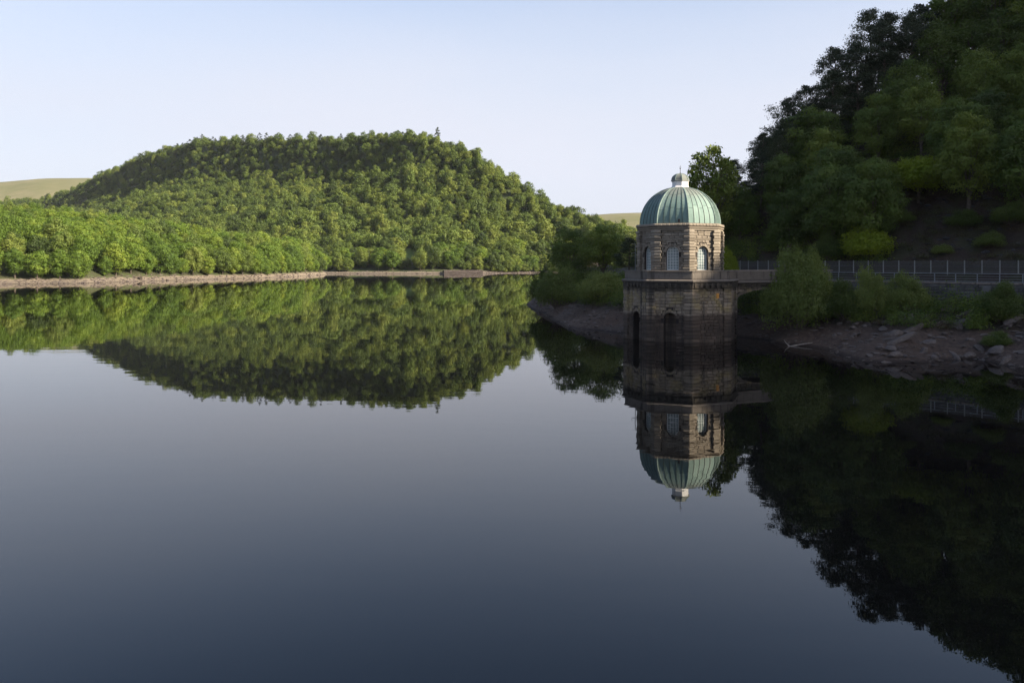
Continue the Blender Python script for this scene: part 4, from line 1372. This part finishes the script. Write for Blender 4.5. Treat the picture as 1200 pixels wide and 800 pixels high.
# left bank wood behind the individual rows
pts, scl, idx = [], [], []
cell = {}
for _ in range(9000):
    u = rg.uniform(-.86, -.22); Ys, dep, H = (float(v) for v in left_params(np.array(u)))
    d = rg.uniform(62, 62 + 190)
    if d > dep + 70: continue
    Y = Ys + d; X = u * Y
    key = (int(X // 7.5), int(Y // 7.5))
    if key in cell: continue
    cell[key] = 1
    z = float(left_h(np.array(X), np.array(Y)))
    if z < 1.5: continue
    s = rg.uniform(.75, 1.05); pts.append((X, Y, z - .2)); scl.append((s, s, s)); idx.append(int(rg.integers(3)))
left_col = protos([mids[0][1], mids[2][1], midd[1][1]], 'left_tree')
scatter('hillside_woodland', pts, scl, left_col, 3, idx, 'packed tree crowns on the upper slope of the left bank', 'woodland')
# undergrowth on the right bank
rgu = np.random.default_rng(77)
def clump_proto(seed, mat, h=1.3, w=1.8, n=260, leaf=.22):
    r = np.random.default_rng(seed)
    C = np.stack([r.normal(0, w * .3, n), r.normal(0, w * .3, n), np.abs(r.normal(0, h * .42, n)) + .05], 1)
    N = r.normal(size=(n, 3)) + np.array([0, 0, 1.0]); N /= np.linalg.norm(N, axis=1, keepdims=True)
    V, Fc = leaf_quads(C, N, leaf, r, .5)
    return leaf_mesh('undergrowth_clump', V, Fc, r.random(n), mat)
M['bracken'] = mat_foliage('bracken', (0.05, 0.032, 0.018), (0.06, 0.05, 0.022), (0.05, 0.07, 0.02), trans=.15)
ucol = protos([clump_proto(1, M['leaf_dark']), clump_proto(2, M['leaf_dark'], 2.0, 2.4, 420, .26), clump_proto(3, M['bracken'], .7, 1.6, 200, .2)], 'undergrowth_clump')
pts, scl, idx = [], [], []
cand = rgu.uniform([3, 74], [100, 190], size=(9000, 2))
dW_, _ = polyline_dist(cand, WALL); dR_, _ = polyline_dist(cand, RIDGE); dS_, _ = polyline_dist(cand, SHORE)
hz_ = right_h(cand[:, 0], cand[:, 1])
for (x, y), dw, dr, ds, z in zip(cand, dW_, dR_, dS_, hz_):
    u = x / y
    if u > .68 or u < 0: continue
    db = dw - ROAD_W
    px = PX0 + F * u
    if db > 1.0 and dr < 6:
        scree = px > 1035 and db < 16
        if rgu.random() > (0.7 if scree else 0.95): continue
        i_ = 2 if (scree or rgu.random() < .3) else int(rgu.integers(2))
    elif dw < -0.8 and z > 2.4 and ds > 2:
        if rgu.random() > 0.75: continue
        i_ = int(rgu.integers(3))
    else: continue
    s = rgu.uniform(.5, 1.15)
    pts.append((x, y, z - .05)); scl.append((s, s, s)); idx.append(i_)
print('undergrowth', len(pts))
scatter('undergrowth', pts, scl, ucol, 3, idx, 'dark low undergrowth of bracken and brambles on the right bank', 'undergrowth')

# ------------------------------------------------------------------ rocks, driftwood
def rock_mesh(seed, sx_, sy_, sz_):
    r = random.Random(seed)
    import bmesh
    bm = bmesh.new()
    bmesh.ops.create_icosphere(bm, subdivisions=2, radius=1)
    planes = [(Vector((r.gauss(0, 1), r.gauss(0, 1), r.gauss(0, .8))).normalized(), r.uniform(.55, .85)) for _ in range(9)]
    for v in bm.verts:
        for nv, d in planes:
            q = v.co.dot(nv)
            if q > d: v.co -= nv * (q - d)
        v.co += Vector((r.gauss(0, .02), r.gauss(0, .02), r.gauss(0, .02)))
        v.co.x *= sx_; v.co.y *= sy_; v.co.z *= sz_
    me = bpy.data.meshes.new('rock'); bm.to_mesh(me); bm.free()
    me.materials.append(M['rock']); return me
rocks = [rock_mesh(i, *d) for i, d in enumerate([(1, .7, .4), (1.2, .6, .35), (.8, .8, .5), (1.4, .8, .3), (.7, .6, .5)])]
rk = random.Random(21)
P_ = np.random.default_rng(4).uniform([4, 72], [62, 182], size=(9000, 2))
ds_, _ = polyline_dist(P_, SHORE); dw_, _ = polyline_dist(P_, WALL)
zz_ = right_h(P_[:, 0], P_[:, 1])
placed = []
for (x, y), d, w, z in zip(P_, ds_, dw_, zz_):
    u = x / y
    if not (0 < d < 14) or w > -1.2 or z < 0.02 or u > .64: continue
    right_side = x > 29
    if not right_side and d > 7: continue
    if (x - TX) ** 2 + (y - TY) ** 2 < 60: continue
    if rk.random() > (0.35 if u > .36 else .16): continue
    s = rk.uniform(.35, .8) * (1.25 if u > .42 else .8)
    if any((x - a) ** 2 + (y - b) ** 2 < (s + c) ** 2 * .8 for a, b, c in placed): continue
    placed.append((x, y, s))
    if len(placed) > 150: break
for k_ in range(22):
    Yq = rk.uniform(79, 96); Xq = rk.uniform(.44, .62) * Yq
    P2 = np.array([[Xq, Yq]])
    if polyline_dist(P2, SHORE)[0][0] > .6 and polyline_dist(P2, WALL)[0][0] < -3: placed.append((Xq, Yq, rk.uniform(.8, 1.25)))
placed.sort(key=lambda q: proj(q))
nl_, nr_ = 0, 0
for x, y, s in placed:
    o = obj('shore_rock', rocks[rk.randrange(5)], None, (x, y, rz(x, y) + 0.02 * s))
    o.scale = (s * rk.uniform(.8, 1.3), s * rk.uniform(.8, 1.2), s * rk.uniform(.8, 1.2))
    o.rotation_euler = (rk.uniform(-.25, .25), rk.uniform(-.35, .1), rk.uniform(0, 6.28)) if s < .9 else (rk.uniform(-.2, .2), rk.uniform(-.45, -.2), rk.uniform(-.3, .4))
    if x < 29:
        nl_ += 1; tag(o, f'{ordinal(nl_)} brown rock from the left on the shore left of the tower', 'rock', 'rocks on the shore left of the tower')
    else:
        nr_ += 1; tag(o, f'{ordinal(nr_)} grey brown shore rock to the right of the tower', 'rock', 'rocks on the shore right of the tower')
# fallen branch
fx, fy = U(935) * 95.5, 95.5
fb = empty('fallen_branch', (fx, fy, rz(fx, fy) + .1))
tag(fb, 'bleached forked fallen branch lying on the shore below the largest bush', 'branch')
m = MB(); m.tube([(-1.9, -.3, -.05), (-.9, -.1, .1), (.6, .1, .35), (2.2, .3, .55)], [.09, .10, .08, .03], 6); m.build('limb', M['drift'], fb, True)
m = MB(); m.tube([(-.9, -.1, .1), (-1.3, .1, .5), (-1.5, .2, .85)], [.07, .05, .02], 6); m.build('fork', M['drift'], fb, True)
# dark stump heap on the left beach
sxp, syp = U(162) * 405, 405.0
st = empty('driftwood_heap', (sxp, syp, float(left_h(np.array(sxp), np.array(syp)))))
tag(st, 'dark driftwood heap on the pale left beach', 'driftwood')
for k in range(7):
    m = MB(); a = rk.uniform(0, 6.28)
    m.tube([(-2 * math.cos(a), -2 * math.sin(a), .1), (rk.uniform(-.3, .3), 0, rk.uniform(.5, 1.0)), (2 * math.cos(a), 2 * math.sin(a), .9)], [.3, .35, .2], 6)
    m.build('log', M['bark'], st, True)
# far quay wall
q0 = (U(520) * 640, 641.0); q1 = (U(566) * 648, 649.0)
qw = empty('quay_wall', (q0[0], q0[1], 0)); tag(qw, 'low reddish stone quay wall on the far shore', 'wall')
d = Vector((q1[0] - q0[0], q1[1] - q0[1])); L = d.length; d /= L; nn = Vector((d.y, -d.x))
m = MB()
def qp(s, dd_, z): return (d.x * s + nn.x * dd_, d.y * s + nn.y * dd_, z)
for c in range(3):
    x = 0
    while x < L:
        w = rk.uniform(.9, 2.2)
        x1_ = min(x + w, L)
        if x1_ - x > .3:
            rough_block(m, lambda s, q, z: qp(s, q - c * .15, z), x + .03, x1_ - .03, 0.6 + c * .75, 0.6 + c * .75 + rk.uniform(.55, .8), .1, .2, rk)
        x += w
m.build('stone_courses', M['rock'], qw, kind='stuff')
m = MB(); m.hexa([qp(0, -5, -1), qp(L, -5, -1), qp(L, -.1, -1), qp(0, -.1, -1), qp(0, -5, 2.5), qp(L, -5, 2.5), qp(L, -.4, 2.6), qp(0, -.4, 2.6)])
m.build('wall_core', M['rock'], qw)

# ------------------------------------------------------------------ loose stones too small to count
rcol = protos(rocks, 'loose_stone')
M['slate'] = mat_stone('slate_scree', [(0.25, (0.022, 0.021, 0.024)), (0.5, (0.045, 0.043, 0.047)), (0.8, (0.085, 0.08, 0.085))], island=False)
slates = []
for r_ in rocks:
    q_ = r_.copy(); q_.materials.clear(); q_.materials.append(M['slate']); slates.append(q_)
scol = protos(slates, 'slate_stone')
def stones(name, pts, szs, label, rcol=rcol):
    sc = [(q * random.uniform(.7, 1.4), q * random.uniform(.7, 1.4), q * random.uniform(.6, 1.2)) for q in szs]
    scatter(name, pts, sc, rcol, 5, [random.randrange(5) for _ in pts], label, 'stones')
rs = np.random.default_rng(88)
C_ = rs.uniform([3, 72], [62, 182], size=(26000, 2))
ds_, _ = polyline_dist(C_, SHORE); dw_, _ = polyline_dist(C_, WALL); z_ = right_h(C_[:, 0], C_[:, 1])
dens = vnoise(C_[:, 0] * .25, C_[:, 1] * .25, 61)
ok = (ds_ > -.6) & (dw_ < -.9) & (z_ > -.25) & (C_[:, 0] / C_[:, 1] < .66) & (rs.random(26000) < dens * 1.3) & ((ds_ < 9) | (C_[:, 0] > 29))
ok &= (C_[:, 0] - TX) ** 2 + (C_[:, 1] - TY) ** 2 > 55
P1 = C_[ok]; Z1 = z_[ok]
stones('shore_rubble', [(x, y, z) for (x, y), z in zip(P1, Z1)], 0.08 + 0.34 * rs.random(len(P1)) ** 3, 'loose broken stone covering the right bank shore')
C_ = rs.uniform([36, 92], [88, 150], size=(16000, 2))
dw_, _ = polyline_dist(C_, WALL); z_ = right_h(C_[:, 0], C_[:, 1]); uq = C_[:, 0] / C_[:, 1]
db_ = dw_ - ROAD_W
ok = (db_ > .8) & (db_ < 20) & (uq > .38) & (uq < .66) & (rs.random(16000) < vnoise(C_[:, 0] * .18, C_[:, 1] * .18, 63) * .9)
P1 = C_[ok]; Z1 = z_[ok]
stones('hillside_scree', [(x, y, z) for (x, y), z in zip(P1, Z1)], 0.10 + 0.42 * rs.random(len(P1)) ** 4, 'dark slate scree on the slope above the boundary fence', scol)
# far and left beach stones
pl, zl = [], []
for _ in range(2600):
    if _ % 2:
        u = rs.uniform(-.62, -.222); Y = float(left_params(np.array(u))[0]) + rs.uniform(-1, 8); X = u * Y; z = float(left_h(np.array(X), np.array(Y)))
    else:
        X = rs.uniform(-160, 40) if _ % 4 else rs.uniform(-45, 25); u = X / 650; Y = float(far_params(np.array(u))[0]) + rs.uniform(-1, 9); z = float(far_h(np.array(X), np.array(Y)))
    if z > -.2: pl.append((X, Y, z)); zl.append(.2 + .9 * rs.random() ** 3)
stones('beach_stones', pl, zl, 'scattered stones along the pale left and far beaches')


# ------------------------------------------------------------------ thin evening haze over the valley
hz = MB(); hz.box(-3500, 3500, -450, 3300, -8, 420)
n = NT('thin_haze')
vol = n.n('ShaderNodeVolumePrincipled')
vol.inputs['Color'].default_value = (0.86, 0.90, 1.0, 1)
vol.inputs['Density'].default_value = 0.000022
vol.inputs['Anisotropy'].default_value = 0.0
n.l(vol.outputs[0], n.out.inputs['Volume'])
tag(hz.build('haze', n.m), 'thin pale haze filling the valley air', 'haze', kind='stuff')
